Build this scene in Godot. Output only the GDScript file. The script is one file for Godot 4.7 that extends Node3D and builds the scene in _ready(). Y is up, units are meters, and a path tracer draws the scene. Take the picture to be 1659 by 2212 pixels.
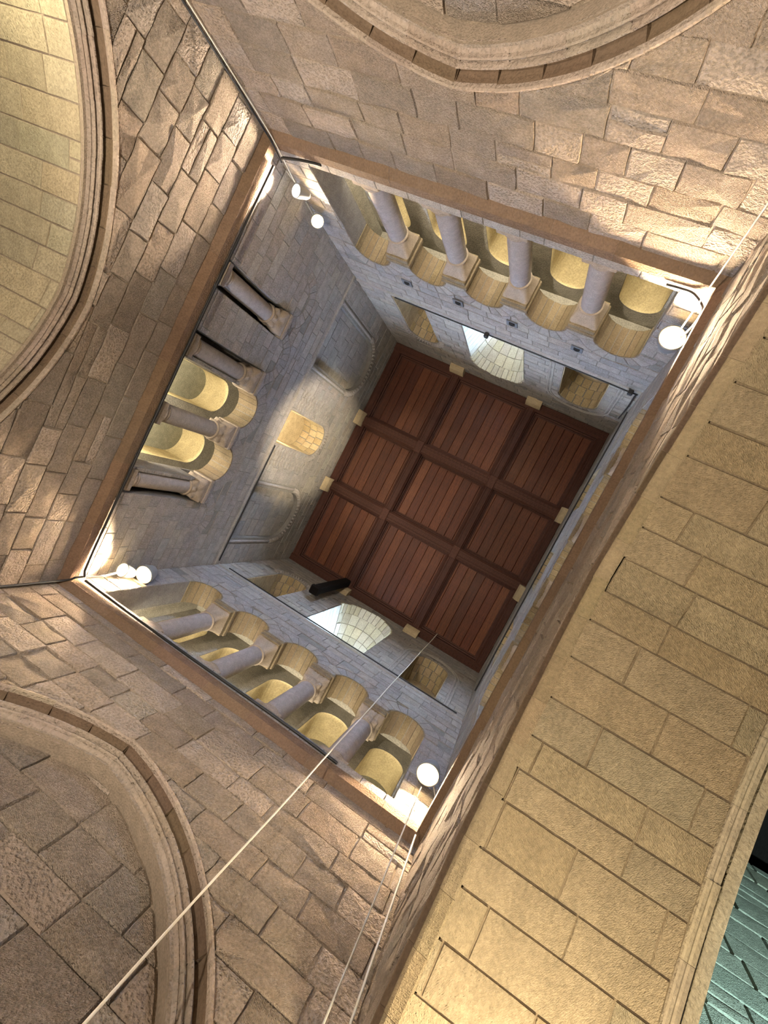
extends Node3D
# A crossing tower seen from its floor: four arched walls, a moulded ledge, arcaded galleries, windows and a boarded timber ceiling.

const EYE := Vector3(0, 1.6, 0)
# inner faces of the tower above the ledge and below it
const UW := -5.55
const UE := 0.62
const US := 3.29
const UN := -3.62
const LW := -5.53
const LE := 0.60
const LS := 3.36
const LN := -3.69
const LEDGE := 7.6
const TOP := 14.76

var rng := RandomNumberGenerator.new()
var M := {}
var used := {}


# ---------------------------------------------------------------- frames: (along, height, depth into the wall) -> world
class Fr:
	var o: Vector3
	var u: Vector3
	var d: Vector3
	func _init(oo: Vector3, uu: Vector3, dd: Vector3) -> void:
		o = oo
		u = uu
		d = dd
	func p(a: float, y: float, k: float) -> Vector3:
		return o + u * a + Vector3(0, y, 0) + d * k


# the underside of an arched barrel: (along its axis, arc length from the apex, depth upward)
class Vault:
	var o: Vector3
	var axis: Vector3
	var side: Vector3
	var R: float
	var c: float
	var cy: float
	var ta: float
	func _init(oo: Vector3, ax: Vector3, sd: Vector3, apex: float, radius: float, cc: float) -> void:
		o = oo
		axis = ax
		side = sd
		R = radius
		c = cc
		cy = apex - sqrt(R * R - c * c)
		ta = acos(c / R)
	func p(a: float, s: float, k: float) -> Vector3:
		var t := ta - absf(s) / R
		var h := (cos(t) * (R + k) - c) * (1.0 if s >= 0.0 else -1.0)
		return o + axis * a + side * h + Vector3(0, cy + sin(t) * (R + k), 0)


# ---------------------------------------------------------------- mesh building
class MB:
	var v := PackedVector3Array()
	var n := PackedVector3Array()
	var c := PackedColorArray()
	var tint := Color.WHITE
	func t(a: Vector3, b: Vector3, e: Vector3, out: Vector3) -> void:
		var k := (b - a).cross(e - a)
		if k.length_squared() < 1e-14:
			return
		if k.dot(out) > 0.0:   # front faces run clockwise
			var x := b
			b = e
			e = x
			k = -k
		k = -k.normalized()
		v.append(a); v.append(b); v.append(e)
		n.append(k); n.append(k); n.append(k)
		c.append(tint); c.append(tint); c.append(tint)
	func q(a: Vector3, b: Vector3, e: Vector3, f: Vector3, out: Vector3) -> void:
		t(a, b, e, out)
		t(a, e, f, out)
	func sm(a: Vector3, b: Vector3, e: Vector3, na: Vector3, nb: Vector3, ne: Vector3) -> void:
		var k := (b - a).cross(e - a)
		if k.length_squared() < 1e-16:
			return
		if k.dot(na + nb + ne) > 0.0:
			var x := b
			b = e
			e = x
			x = nb
			nb = ne
			ne = x
		v.append(a); v.append(b); v.append(e)
		n.append(na); n.append(nb); n.append(ne)
		c.append(tint); c.append(tint); c.append(tint)
	func mesh() -> ArrayMesh:
		var a := []
		a.resize(Mesh.ARRAY_MAX)
		a[Mesh.ARRAY_VERTEX] = v
		a[Mesh.ARRAY_NORMAL] = n
		a[Mesh.ARRAY_COLOR] = c
		var m := ArrayMesh.new()
		if v.size():
			m.add_surface_from_arrays(Mesh.PRIMITIVE_TRIANGLES, a)
		return m


func numbered(called: String) -> String:
	var k: int = used.get(called, 0)
	used[called] = k + 1
	return called if k == 0 else "%s_%03d" % [called, k]


func put(called: String, mesh: Mesh, mat: Material, parent: Node) -> MeshInstance3D:
	var o := MeshInstance3D.new()
	o.name = numbered(called) if parent == self else called
	o.mesh = mesh
	o.material_override = mat
	parent.add_child(o, true)
	return o


func thing(called: String, label: String, category: String, at := Vector3.ZERO, group := "") -> Node3D:
	var o := Node3D.new()
	o.name = numbered(called)
	add_child(o)
	o.position = at
	tag(o, label, category, group)
	return o


func tag(o: Node, label: String, category: String, group := "") -> void:
	o.set_meta("label", label)
	o.set_meta("category", category)
	if group:
		o.set_meta("group", group)


func setting(called: String, label := "") -> Node3D:
	var o := Node3D.new()
	o.name = called
	o.set_meta("kind", "structure")
	var texts := {
		"wall_south": "brown ashlar wall with a pointed blind arch below the upper right arcade",
		"wall_north": "brown ashlar wall with a pointed blind arch at the lower left",
		"wall_west": "brown ashlar wall with a wide arch into a pale vault at the upper left",
		"wall_east": "brown wall edge and deep tan arch soffit filling the right side",
		"wall_upper_south": "grey tower wall with five arched gallery bays at the upper right",
		"wall_upper_north": "grey tower wall with five arched gallery bays at the lower left",
		"wall_upper_west": "grey tower wall with two open bays and a lit round-headed window",
		"wall_upper_east": "foreshortened tower wall seen as a thin strip at the right",
		"wall_chancel": "cool grey green stone wall beyond the right arch",
		"wall_nave_end": "plain wall closing the vault behind the left arch",
		"floor": "stone floor of the church below the tower",
		"ceiling": "red brown boarded ceiling in nine fields between dark beams",
	}
	if label or texts.has(called):
		o.set_meta("label", label if label else texts[called])
	add_child(o)
	return o


# ---------------------------------------------------------------- outlines, all counter-clockwise
func rect(a: float, y0: float, b: float, y1: float) -> PackedVector2Array:
	return PackedVector2Array([Vector2(a, y0), Vector2(b, y0), Vector2(b, y1), Vector2(a, y1)])


func round_arch(cx: float, r: float, y0: float, spring: float, n := 14) -> PackedVector2Array:
	var p := PackedVector2Array([Vector2(cx - r, y0), Vector2(cx + r, y0)])
	for i in n + 1:
		var t := PI * i / n
		p.append(Vector2(cx + r * cos(t), spring + r * sin(t)))
	return p


func pointed(cx: float, apex: float, R: float, c: float, off: float, y0: float, lo: float, hi: float, n := 22) -> PackedVector2Array:
	var cy := apex - sqrt(R * R - c * c)
	var r := R - off
	var ta := acos(c / r)
	var p := PackedVector2Array([Vector2(cx - c * 0 - (r - c), y0), Vector2(cx + r - c, y0)])
	for i in n + 1:
		var t := ta * i / n
		p.append(Vector2(cx - c + r * cos(t), cy + r * sin(t)))
	for i in range(1, n + 1):
		var t := ta * (n - i) / n
		p.append(Vector2(cx + c - r * cos(t), cy + r * sin(t)))
	var cut := Geometry2D.intersect_polygons(p, rect(lo, y0, hi, apex + 1.0))
	return ccw(cut[0])


func ccw(p: PackedVector2Array) -> PackedVector2Array:
	if Geometry2D.is_polygon_clockwise(p) != Geometry2D.is_polygon_clockwise(rect(0, 0, 1, 1)):
		p.reverse()
	return p


func area(p: PackedVector2Array) -> float:
	var s := 0.0
	for i in p.size():
		s += p[i].cross(p[(i + 1) % p.size()])
	return s * 0.5


func tidy(p: PackedVector2Array, least := 0.004) -> PackedVector2Array:
	var o := PackedVector2Array()
	for q in p:
		if o.is_empty() or o[o.size() - 1].distance_to(q) > least:
			o.append(q)
	while o.size() > 2 and o[0].distance_to(o[o.size() - 1]) < least:
		o.remove_at(o.size() - 1)
	return o


func inset(p: PackedVector2Array, k: float) -> PackedVector2Array:
	var o := PackedVector2Array()
	var n := p.size()
	for i in n:
		var e0 := (p[i] - p[(i + n - 1) % n]).normalized()
		var e1 := (p[(i + 1) % n] - p[i]).normalized()
		var n0 := Vector2(-e0.y, e0.x)
		var n1 := Vector2(-e1.y, e1.x)
		var b := n0 + n1
		var l := b.length()
		if l < 0.3:
			b = n0
		else:
			b = b / l * minf(2.0 / l, 1.8)
		o.append(p[i] + b * k)
	return o


# ---------------------------------------------------------------- solids between two outlines
func loft(f, pa: PackedVector2Array, pb: PackedVector2Array, da: float, db: float) -> ArrayMesh:
	var mb := MB.new()
	var mid := Vector2.ZERO
	for q in pa:
		mid += q / pa.size()
	var into: Vector3 = (f.p(mid.x, mid.y, da + 0.01) - f.p(mid.x, mid.y, da)).normalized()
	var tr := Geometry2D.triangulate_polygon(pa)
	for i in range(0, tr.size(), 3):
		mb.t(f.p(pa[tr[i]].x, pa[tr[i]].y, da), f.p(pa[tr[i + 1]].x, pa[tr[i + 1]].y, da), f.p(pa[tr[i + 2]].x, pa[tr[i + 2]].y, da), -into)
		mb.t(f.p(pb[tr[i]].x, pb[tr[i]].y, db), f.p(pb[tr[i + 1]].x, pb[tr[i + 1]].y, db), f.p(pb[tr[i + 2]].x, pb[tr[i + 2]].y, db), into)
	for i in pa.size():
		var j := (i + 1) % pa.size()
		var e := pa[j] - pa[i]
		var o2 := Vector2(e.y, -e.x)
		var out: Vector3 = f.p(pa[i].x + o2.x, pa[i].y + o2.y, da) - f.p(pa[i].x, pa[i].y, da)
		mb.q(f.p(pa[i].x, pa[i].y, da), f.p(pa[j].x, pa[j].y, da), f.p(pb[j].x, pb[j].y, db), f.p(pb[i].x, pb[i].y, db), out)
	return mb.mesh()


func csg(parent: Node, called: String, mesh: Mesh, mat: Material, minus := true) -> CSGMesh3D:
	var o := CSGMesh3D.new()
	o.name = called
	o.mesh = mesh
	o.material = mat
	if minus:
		o.operation = CSGShape3D.OPERATION_SUBTRACTION
	parent.add_child(o, true)
	return o


func core(parent: Node, f, region: PackedVector2Array, da: float, db: float, mat: Material, cuts: Array, called := "core") -> void:
	var o := CSGCombiner3D.new()
	o.name = called
	parent.add_child(o, true)
	csg(o, "mass", loft(f, region, region, da, db), mat, false)
	for k in cuts:   # [outline, outline at the back, depth from, depth to]
		csg(o, "opening", loft(f, k[0], k[1], k[2], k[3]), k[4] if k.size() > 4 else mat)


func lining(parent: Node, called: String, f, p: PackedVector2Array, pb: PackedVector2Array, da: float, db: float, mat: Material, from := 1, back := false) -> MeshInstance3D:
	# the inner skin of an opening (jambs and arch), its edges from index «from» on, and its back if it is closed
	var mb := MB.new()
	var a := inset(p, 0.006)
	var b := inset(pb, 0.006)
	for i in range(from, a.size()):
		var j := (i + 1) % a.size()
		if j == 0 and from > 0:
			pass
		var e := a[j] - a[i]
		var inw := Vector2(-e.y, e.x)
		var out: Vector3 = f.p(a[i].x + inw.x, a[i].y + inw.y, da) - f.p(a[i].x, a[i].y, da)
		mb.q(f.p(a[i].x, a[i].y, da), f.p(a[j].x, a[j].y, da), f.p(b[j].x, b[j].y, db), f.p(b[i].x, b[i].y, db), out)
	if back:
		var tr := Geometry2D.triangulate_polygon(b)
		var outb: Vector3 = f.p(b[0].x, b[0].y, db - 0.01) - f.p(b[0].x, b[0].y, db)
		for i in range(0, tr.size(), 3):
			mb.t(f.p(b[tr[i]].x, b[tr[i]].y, db - 0.006), f.p(b[tr[i + 1]].x, b[tr[i + 1]].y, db - 0.006), f.p(b[tr[i + 2]].x, b[tr[i + 2]].y, db - 0.006), outb)
	return put(called, mb.mesh(), mat, parent)


# ---------------------------------------------------------------- masonry
func add_stone(mb: MB, p: PackedVector2Array, f, gap: float, bevel: float, proud: float, rough: float, deep := 0.014) -> void:
	p = tidy(p, 0.012)
	if p.size() < 3:
		return
	var base := inset(p, gap * 0.5)
	# points along the long edges, so that the arrises can wander
	var ring := PackedVector2Array()
	for i in base.size():
		var a := base[i]
		var b := base[(i + 1) % base.size()]
		ring.append(a)
		var l := a.distance_to(b)
		var k := int(l / 0.2) if l > 0.22 else 0
		k = mini(k, 2)
		for s in k:
			ring.append(a.lerp(b, (s + 1.0) / (k + 1.0)))
	for i in ring.size():
		ring[i] += Vector2(rng.randf_range(-1, 1), rng.randf_range(-1, 1)) * rough * 0.5
	var top := inset(ring, bevel)
	if area(top) < 0.0005 or area(ring) < 0.001:
		return
	var mid := Vector2.ZERO
	for q in top:
		mid += q / top.size()
	var tilt := Vector2(rng.randf_range(-1, 1), rng.randf_range(-1, 1)) * rough * 1.2
	var out: Vector3 = f.p(mid.x, mid.y, -0.05) - f.p(mid.x, mid.y, 0.0)
	var tv := PackedVector3Array()
	var bv := PackedVector3Array()
	for i in ring.size():
		var z := proud + (top[i] - mid).dot(tilt) + rng.randf_range(-1, 1) * rough * 0.5
		tv.append(f.p(top[i].x, top[i].y, -z))
		bv.append(f.p(ring[i].x, ring[i].y, deep))
	var flat := Geometry2D.triangulate_polygon(top)
	if flat.is_empty():   # too ragged to be bevelled: keep its plain outline
		top = ring.duplicate()
		flat = Geometry2D.triangulate_polygon(top)
		if flat.is_empty():
			top = base
			ring = base
			flat = Geometry2D.triangulate_polygon(top)
		tv.clear()
		bv.clear()
		for i in ring.size():
			tv.append(f.p(top[i].x, top[i].y, -proud))
			bv.append(f.p(ring[i].x, ring[i].y, deep))
	var convex := true
	for i in top.size():
		var j := (i + 1) % top.size()
		if (top[j] - top[i]).cross(mid - top[i]) < 0.0:
			convex = false
	if convex:
		var cz: Vector3 = f.p(mid.x, mid.y, -proud - rough * rng.randf_range(0.0, 0.9))
		for i in top.size():
			mb.t(tv[i], tv[(i + 1) % tv.size()], cz, out)
	else:
		for i in range(0, flat.size(), 3):
			mb.t(tv[flat[i]], tv[flat[i + 1]], tv[flat[i + 2]], out)
	for i in ring.size():
		var j := (i + 1) % ring.size()
		var e := ring[j] - ring[i]
		var side: Vector3 = f.p(ring[i].x + e.y, ring[i].y - e.x, -0.3 * e.length()) - f.p(ring[i].x, ring[i].y, 0.0)
		mb.q(bv[i], bv[j], tv[j], tv[i], side)


func courses(x0: float, y0: float, x1: float, y1: float, h: Vector2, l: Vector2, slope := 0.0) -> Array:
	var out := []
	var y := y0
	while y < y1 - 0.02:
		var ch := rng.randf_range(h.x, h.y)
		if y + ch > y1 - 0.06:
			ch = y1 - y
		var x := x0 - rng.randf_range(0.0, l.y)
		while x < x1:
			var w := rng.randf_range(l.x, l.y)
			var j := rng.randf_range(-0.01, 0.01)
			var a := x
			var b := x + w
			if rng.randf() < 0.05 and ch > 0.22:   # a course split in two thin stones
				var m := y + ch * rng.randf_range(0.4, 0.6)
				out.append(PackedVector2Array([Vector2(a, y), Vector2(b + j, y), Vector2(b + j, m), Vector2(a, m)]))
				out.append(PackedVector2Array([Vector2(a, m), Vector2(b + j, m), Vector2(b, y + ch), Vector2(a, y + ch)]))
			else:
				out.append(PackedVector2Array([Vector2(a, y), Vector2(b, y), Vector2(b, y + ch), Vector2(a, y + ch)]))
			x = b
		y += ch
	return out


func clip_all(quads: Array, region: PackedVector2Array, holes: Array) -> Array:
	var out := []
	var boxes := []
	for hole in holes:
		var r := Rect2(hole[0], Vector2.ZERO)
		for q in hole:
			r = r.expand(q)
		boxes.append(r)
	for quad in quads:
		var b := Rect2(quad[0], Vector2.ZERO)
		for q in quad:
			b = b.expand(q)
		var parts: Array = Geometry2D.intersect_polygons(quad, region)
		for k in holes.size():
			if not boxes[k].intersects(b):
				continue
			var next := []
			for part in parts:
				for piece in Geometry2D.clip_polygons(part, holes[k]):
					if piece.size() > 2:
						next.append(piece)
			parts = next
		for part in parts:
			var p := ccw(part)
			if area(p) > 0.0025:
				out.append(p)
	return out


func lay(parent: Node, called: String, pieces: Array, f, mat: Array, o: Dictionary) -> void:
	# each piece a stone of its own, those that show largest first; past the limit one part
	var rank := []
	for k in pieces.size():
		var mid := Vector2.ZERO
		for q in pieces[k]:
			mid += q / pieces[k].size()
		var w: Vector3 = f.p(mid.x, mid.y, 0.0)
		rank.append([area(pieces[k]) / w.distance_squared_to(EYE), k])
	rank.sort_custom(func(a, b): return a[0] > b[0])
	var rest := MB.new()
	var limit: int = o.get("limit", 298)
	for i in rank.size():
		var mb := rest if i >= limit else MB.new()
		var v := rng.randf_range(1.0 - o.get("vary", 0.14), 1.0 + o.get("vary", 0.14))
		var warm := rng.randf_range(-0.05, 0.05)
		mb.tint = Color(v * (1.0 + warm), v, v * (1.0 - warm))
		add_stone(mb, pieces[rank[i][1]], f, o.get("gap", 0.016), o.get("bevel", 0.012), o.get("proud", 0.012) + rng.randf_range(0.0, o.get("uneven", 0.008)), o.get("rough", 0.006))
		if i < limit and mb.v.size():
			put(called, mb.mesh(), mat[rng.randi() % mat.size()], parent)
	if rest.v.size():
		put("small_stones", rest.mesh(), mat[0], parent).set_meta("kind", "stuff")


func ring_of(cx: float, cy: float, r0: float, r1: float, t0: float, t1: float, n: int, vary := 0.0) -> Array:
	var out := []
	for i in n:
		var a := lerpf(t0, t1, float(i) / n)
		var b := lerpf(t0, t1, float(i + 1) / n)
		var k := r1 + rng.randf_range(-vary, vary)
		var p := PackedVector2Array()
		for s in 3:
			var t := lerpf(a, b, s / 2.0)
			p.append(Vector2(cx + r0 * cos(t), cy + r0 * sin(t)))
		for s in 3:
			var t := lerpf(b, a, s / 2.0)
			p.append(Vector2(cx + k * cos(t), cy + k * sin(t)))
		out.append(ccw(p))
	return out


func soffit_strips(parent: Node, called: String, f, cx: float, r: float, spring: float, da: float, db: float, n: int, mat: Material) -> void:
	# the stones of a small arch as seen from below: strips through the depth of the wall
	for i in n:
		var mb := MB.new()
		var v := rng.randf_range(0.85, 1.12)
		mb.tint = Color(v, v * rng.randf_range(0.96, 1.0), v * rng.randf_range(0.9, 1.0))
		var t0 := PI * i / n + 0.018
		var t1 := PI * (i + 1) / n - 0.018
		var rr := r - 0.012 - rng.randf_range(0.0, 0.006)
		for s in 2:
			var a := lerpf(t0, t1, s / 2.0)
			var b := lerpf(t0, t1, (s + 1) / 2.0)
			var pa := Vector2(cx + rr * cos(a), spring + rr * sin(a))
			var pb := Vector2(cx + rr * cos(b), spring + rr * sin(b))
			var down: Vector3 = f.p(cx, spring, da) - f.p((pa.x + pb.x) * 0.5, (pa.y + pb.y) * 0.5, da)
			mb.q(f.p(pa.x, pa.y, da), f.p(pb.x, pb.y, da), f.p(pb.x, pb.y, db), f.p(pa.x, pa.y, db), down)
		for t in [t0, t1]:
			var pa := Vector2(cx + rr * cos(t), spring + rr * sin(t))
			var pb := Vector2(cx + (r + 0.02) * cos(t), spring + (r + 0.02) * sin(t))
			var side := Vector2(-sin(t), cos(t)) * (-1.0 if t == t0 else 1.0)
			var out: Vector3 = f.p(pa.x + side.x, pa.y + side.y, da) - f.p(pa.x, pa.y, da)
			mb.q(f.p(pa.x, pa.y, da), f.p(pb.x, pb.y, da), f.p(pb.x, pb.y, db), f.p(pa.x, pa.y, db), out)
		for d in [da, db]:
			var ins: Vector3 = f.p(cx, spring, da - 1.0) - f.p(cx, spring, da)
			if d == db:
				ins = -ins
			mb.q(f.p(cx + rr * cos(t0), spring + rr * sin(t0), d), f.p(cx + rr * cos(t1), spring + rr * sin(t1), d), f.p(cx + (r + 0.02) * cos(t1), spring + (r + 0.02) * sin(t1), d), f.p(cx + (r + 0.02) * cos(t0), spring + (r + 0.02) * sin(t0), d), ins)
		put(called, mb.mesh(), mat, parent)


# ---------------------------------------------------------------- mouldings swept along a line or an arch
func sweep(mb: MB, rows: Array, out_hint: Callable) -> void:
	for i in rows.size() - 1:
		for k in rows[i].size() - 1:
			var a: Vector3 = rows[i][k]
			var b: Vector3 = rows[i][k + 1]
			var c: Vector3 = rows[i + 1][k + 1]
			var d: Vector3 = rows[i + 1][k]
			mb.q(a, b, c, d, out_hint.call(i, k))


func arch_moulding(parent: Node, f, cx: float, apex: float, R: float, c: float, profile: Array, lo: float, hi: float, piece: float, mat: Material, called := "moulding_stone", flip := false) -> void:
	# profile: (inward offset from the outer edge, depth); one mesh per stone along the arch
	var cy := apex - sqrt(R * R - c * c)
	var ta := acos(c / R)
	for side in [1.0, -1.0]:
		var n := int(R * ta / piece)
		for i in n:
			var t0 := ta * i / n
			var t1 := ta * (i + 1) / n
			if i < n - 1:
				t1 -= 0.0003
			var end_u: float = cx + side * (R * cos(t1) - c)
			if end_u < lo or end_u > hi:
				continue
			var mb := MB.new()
			var v := rng.randf_range(0.88, 1.1)
			mb.tint = Color(v, v * rng.randf_range(0.96, 1.02), v * rng.randf_range(0.93, 1.02))
			var rows := []
			var wob := rng.randf_range(-0.0025, 0.0025)
			for s in 5:
				var t := lerpf(t0, t1, s / 4.0)
				var row := []
				for q in profile:
					var r: float = R - q.x - wob
					row.append(f.p(clampf(cx + side * (r * cos(t) - c), lo - 0.12, hi + 0.12), cy + r * sin(t), q.y + wob))
				rows.append(row)
			var hint := func(_i: int, k: int) -> Vector3:
				var tm := (t0 + t1) * 0.5
				var e: Vector2 = profile[k + 1] - profile[k]
				var nrm := Vector2(e.y, -e.x)     # (inward, depth)
				if flip:
					nrm = -nrm
				var here: Vector3 = f.p(cx + side * ((R) * cos(tm) - c), cy + R * sin(tm), 0.0)
				var there: Vector3 = f.p(cx + side * ((R - nrm.x) * cos(tm) - c), cy + (R - nrm.x) * sin(tm), nrm.y)
				return there - here
			sweep(mb, rows, hint)
			for row in [rows[0], rows[4]]:   # closed ends
				var mid: Vector3 = row[0]
				for k in range(1, row.size() - 1):
					mb.t(mid, row[k], row[k + 1], row[0] - rows[2][0])
			put(called, mb.mesh(), mat, parent)


func straight_moulding(parent: Node, called: String, f, profile: Array, a: float, b: float, piece: float, mat: Material, y0: float) -> void:
	# profile: (depth, height above y0), from below to above; one mesh per stone
	var x := a
	while x < b - 0.01:
		var e := minf(b, x + piece * rng.randf_range(0.75, 1.25))
		if b - e < piece * 0.3:
			e = b
		var mb := MB.new()
		var v := rng.randf_range(0.86, 1.12)
		mb.tint = Color(v, v * rng.randf_range(0.96, 1.02), v * rng.randf_range(0.92, 1.02))
		var w := rng.randf_range(-0.002, 0.002)
		var r0 := []
		var r1 := []
		for q in profile:
			r0.append(f.p(x + 0.001, y0 + q.y + w, q.x + w))
			r1.append(f.p(e - 0.001, y0 + q.y + w, q.x + w))
		var hint := func(_i: int, k: int) -> Vector3:
			var d: Vector2 = profile[k + 1] - profile[k]
			return f.p(0, d.x * 1.0, -d.y) - f.p(0, 0, 0)
		sweep(mb, [r0, r1], hint)
		put(called, mb.mesh(), mat, parent)
		x = e


func box(mb: MB, c: Vector3, s: Vector3, b := Basis(), ch := 0.0) -> void:
	# a box with chamfered edges
	var h := s * 0.5
	var k := minf(ch, minf(h.x, minf(h.y, h.z)) * 0.6)
	for ax in 3:
		for sg in [-1.0, 1.0]:
			var n := Vector3.ZERO
			n[ax] = sg
			var i := (ax + 1) % 3
			var j := (ax + 2) % 3
			var p := []
			for w in [Vector2(-1, -1), Vector2(1, -1), Vector2(1, 1), Vector2(-1, 1)]:
				var q := Vector3.ZERO
				q[ax] = sg * h[ax]
				q[i] = w.x * (h[i] - k)
				q[j] = w.y * (h[j] - k)
				p.append(c + b * q)
			mb.q(p[0], p[1], p[2], p[3], b * n)
	if k <= 0.0:
		return
	for ax in 3:
		var i := (ax + 1) % 3
		var j := (ax + 2) % 3
		for si in [-1.0, 1.0]:
			for sj in [-1.0, 1.0]:
				var p := []
				for e in [[-1.0, 0], [1.0, 0], [1.0, 1], [-1.0, 1]]:
					var q := Vector3.ZERO
					q[ax] = e[0] * (h[ax] - k)
					q[i] = si * (h[i] - (k if e[1] == 1 else 0.0))
					q[j] = sj * (h[j] - (0.0 if e[1] == 1 else k))
					p.append(c + b * q)
				var n := Vector3.ZERO
				n[i] = si
				n[j] = sj
				mb.q(p[0], p[1], p[2], p[3], b * n)
	for sx in [-1.0, 1.0]:
		for sy in [-1.0, 1.0]:
			for sz in [-1.0, 1.0]:
				var n := Vector3(sx, sy, sz)
				mb.t(c + b * (n * Vector3(h.x, h.y - k, h.z - k)), c + b * (n * Vector3(h.x - k, h.y, h.z - k)), c + b * (n * Vector3(h.x - k, h.y - k, h.z)), b * n)


func lathe(profile: Array, segs := 28, wob := 0.0) -> ArrayMesh:
	# profile: (radius, height) from below to above, smooth
	var mb := MB.new()
	var nn := []
	for k in profile.size():
		var a: Vector2 = profile[maxi(k - 1, 0)]
		var b: Vector2 = profile[mini(k + 1, profile.size() - 1)]
		var t := (b - a).normalized()
		nn.append(Vector2(t.y, -t.x))
	for k in profile.size() - 1:
		for s in segs:
			var a := TAU * s / segs
			var b := TAU * (s + 1) / segs
			var P := func(q: Vector2, t: float) -> Vector3:
				var r: float = q.x * (1.0 + wob * sin(t * 3.0 + q.y * 7.0))
				return Vector3(r * cos(t), q.y, r * sin(t))
			var N := func(q: Vector2, t: float) -> Vector3:
				return Vector3(q.x * cos(t), q.y, q.x * sin(t)).normalized()
			mb.sm(P.call(profile[k], a), P.call(profile[k], b), P.call(profile[k + 1], b), N.call(nn[k], a), N.call(nn[k], b), N.call(nn[k + 1], b))
			mb.sm(P.call(profile[k], a), P.call(profile[k + 1], b), P.call(profile[k + 1], a), N.call(nn[k], a), N.call(nn[k + 1], b), N.call(nn[k + 1], a))
	return mb.mesh()


func tube(points: Array, r: float, segs := 8) -> ArrayMesh:
	var mb := MB.new()
	var rings := []
	var up := Vector3(0.31, 0.87, 0.38)
	for i in points.size():
		var d: Vector3 = (points[mini(i + 1, points.size() - 1)] - points[maxi(i - 1, 0)]).normalized()
		if absf(d.dot(up)) > 0.97:
			up = Vector3(0.9, 0.1, 0.4)
		var x := up.cross(d).normalized()
		var y := d.cross(x)
		var ring := []
		for s in segs:
			var t := TAU * s / segs
			ring.append([points[i] + (x * cos(t) + y * sin(t)) * r, x * cos(t) + y * sin(t)])
		rings.append(ring)
	for i in rings.size() - 1:
		for s in segs:
			var a = rings[i][s]
			var b = rings[i][(s + 1) % segs]
			var c = rings[i + 1][(s + 1) % segs]
			var d = rings[i + 1][s]
			mb.sm(a[0], b[0], c[0], a[1], b[1], c[1])
			mb.sm(a[0], c[0], d[0], a[1], c[1], d[1])
	for e in [0, rings.size() - 1]:
		for s in range(1, segs - 1):
			mb.t(rings[e][0][0], rings[e][s][0], rings[e][s + 1][0], points[e] - points[1 if e == 0 else e - 1])
	return mb.mesh()


func bent(pts: Array, per := 8) -> Array:
	var c := Curve3D.new()
	for i in pts.size():
		var t: Vector3 = (pts[mini(i + 1, pts.size() - 1)] - pts[maxi(i - 1, 0)]) * 0.2
		c.add_point(pts[i], -t, t)
	var out := []
	var n := per * (pts.size() - 1)
	for i in n + 1:
		out.append(c.sample_baked(c.get_baked_length() * i / n, true))
	return out


# ---------------------------------------------------------------- materials
func noise(freq: float, kind: int, sd: int, oct := 4, gain := 0.5) -> FastNoiseLite:
	var n := FastNoiseLite.new()
	n.noise_type = kind
	n.frequency = freq
	n.seed = sd
	n.fractal_octaves = oct
	n.fractal_gain = gain
	if oct <= 1:
		n.fractal_type = FastNoiseLite.FRACTAL_NONE
	return n


func grey(n: FastNoiseLite, size := 512) -> PackedByteArray:
	var im := n.get_seamless_image(size, size)
	im.convert(Image.FORMAT_L8)
	return im.get_data()


func tex(data: PackedByteArray, size := 512, bump := 0.0) -> ImageTexture:
	var im := Image.create_from_data(size, size, false, Image.FORMAT_L8, data)
	if bump > 0.0:
		im.convert(Image.FORMAT_RGBA8)
		im.bump_map_to_normal_map(bump)
	else:
		im.convert(Image.FORMAT_RGB8)
	return ImageTexture.create_from_image(im)


func stone_mat(called: String, color: Color, albedo: Texture2D, normal: Texture2D, strength: float, scale: Vector3, off := Vector3.ZERO) -> StandardMaterial3D:
	var m := StandardMaterial3D.new()
	m.resource_name = called
	m.albedo_color = color
	m.albedo_texture = albedo
	m.roughness = 0.95
	m.metallic_specular = 0.25
	m.vertex_color_use_as_albedo = true
	if normal:
		m.normal_enabled = true
		m.normal_texture = normal
		m.normal_scale = strength
	m.uv1_triplanar = true
	m.uv1_world_triplanar = true
	m.uv1_scale = scale
	m.uv1_offset = off
	return m


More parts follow.
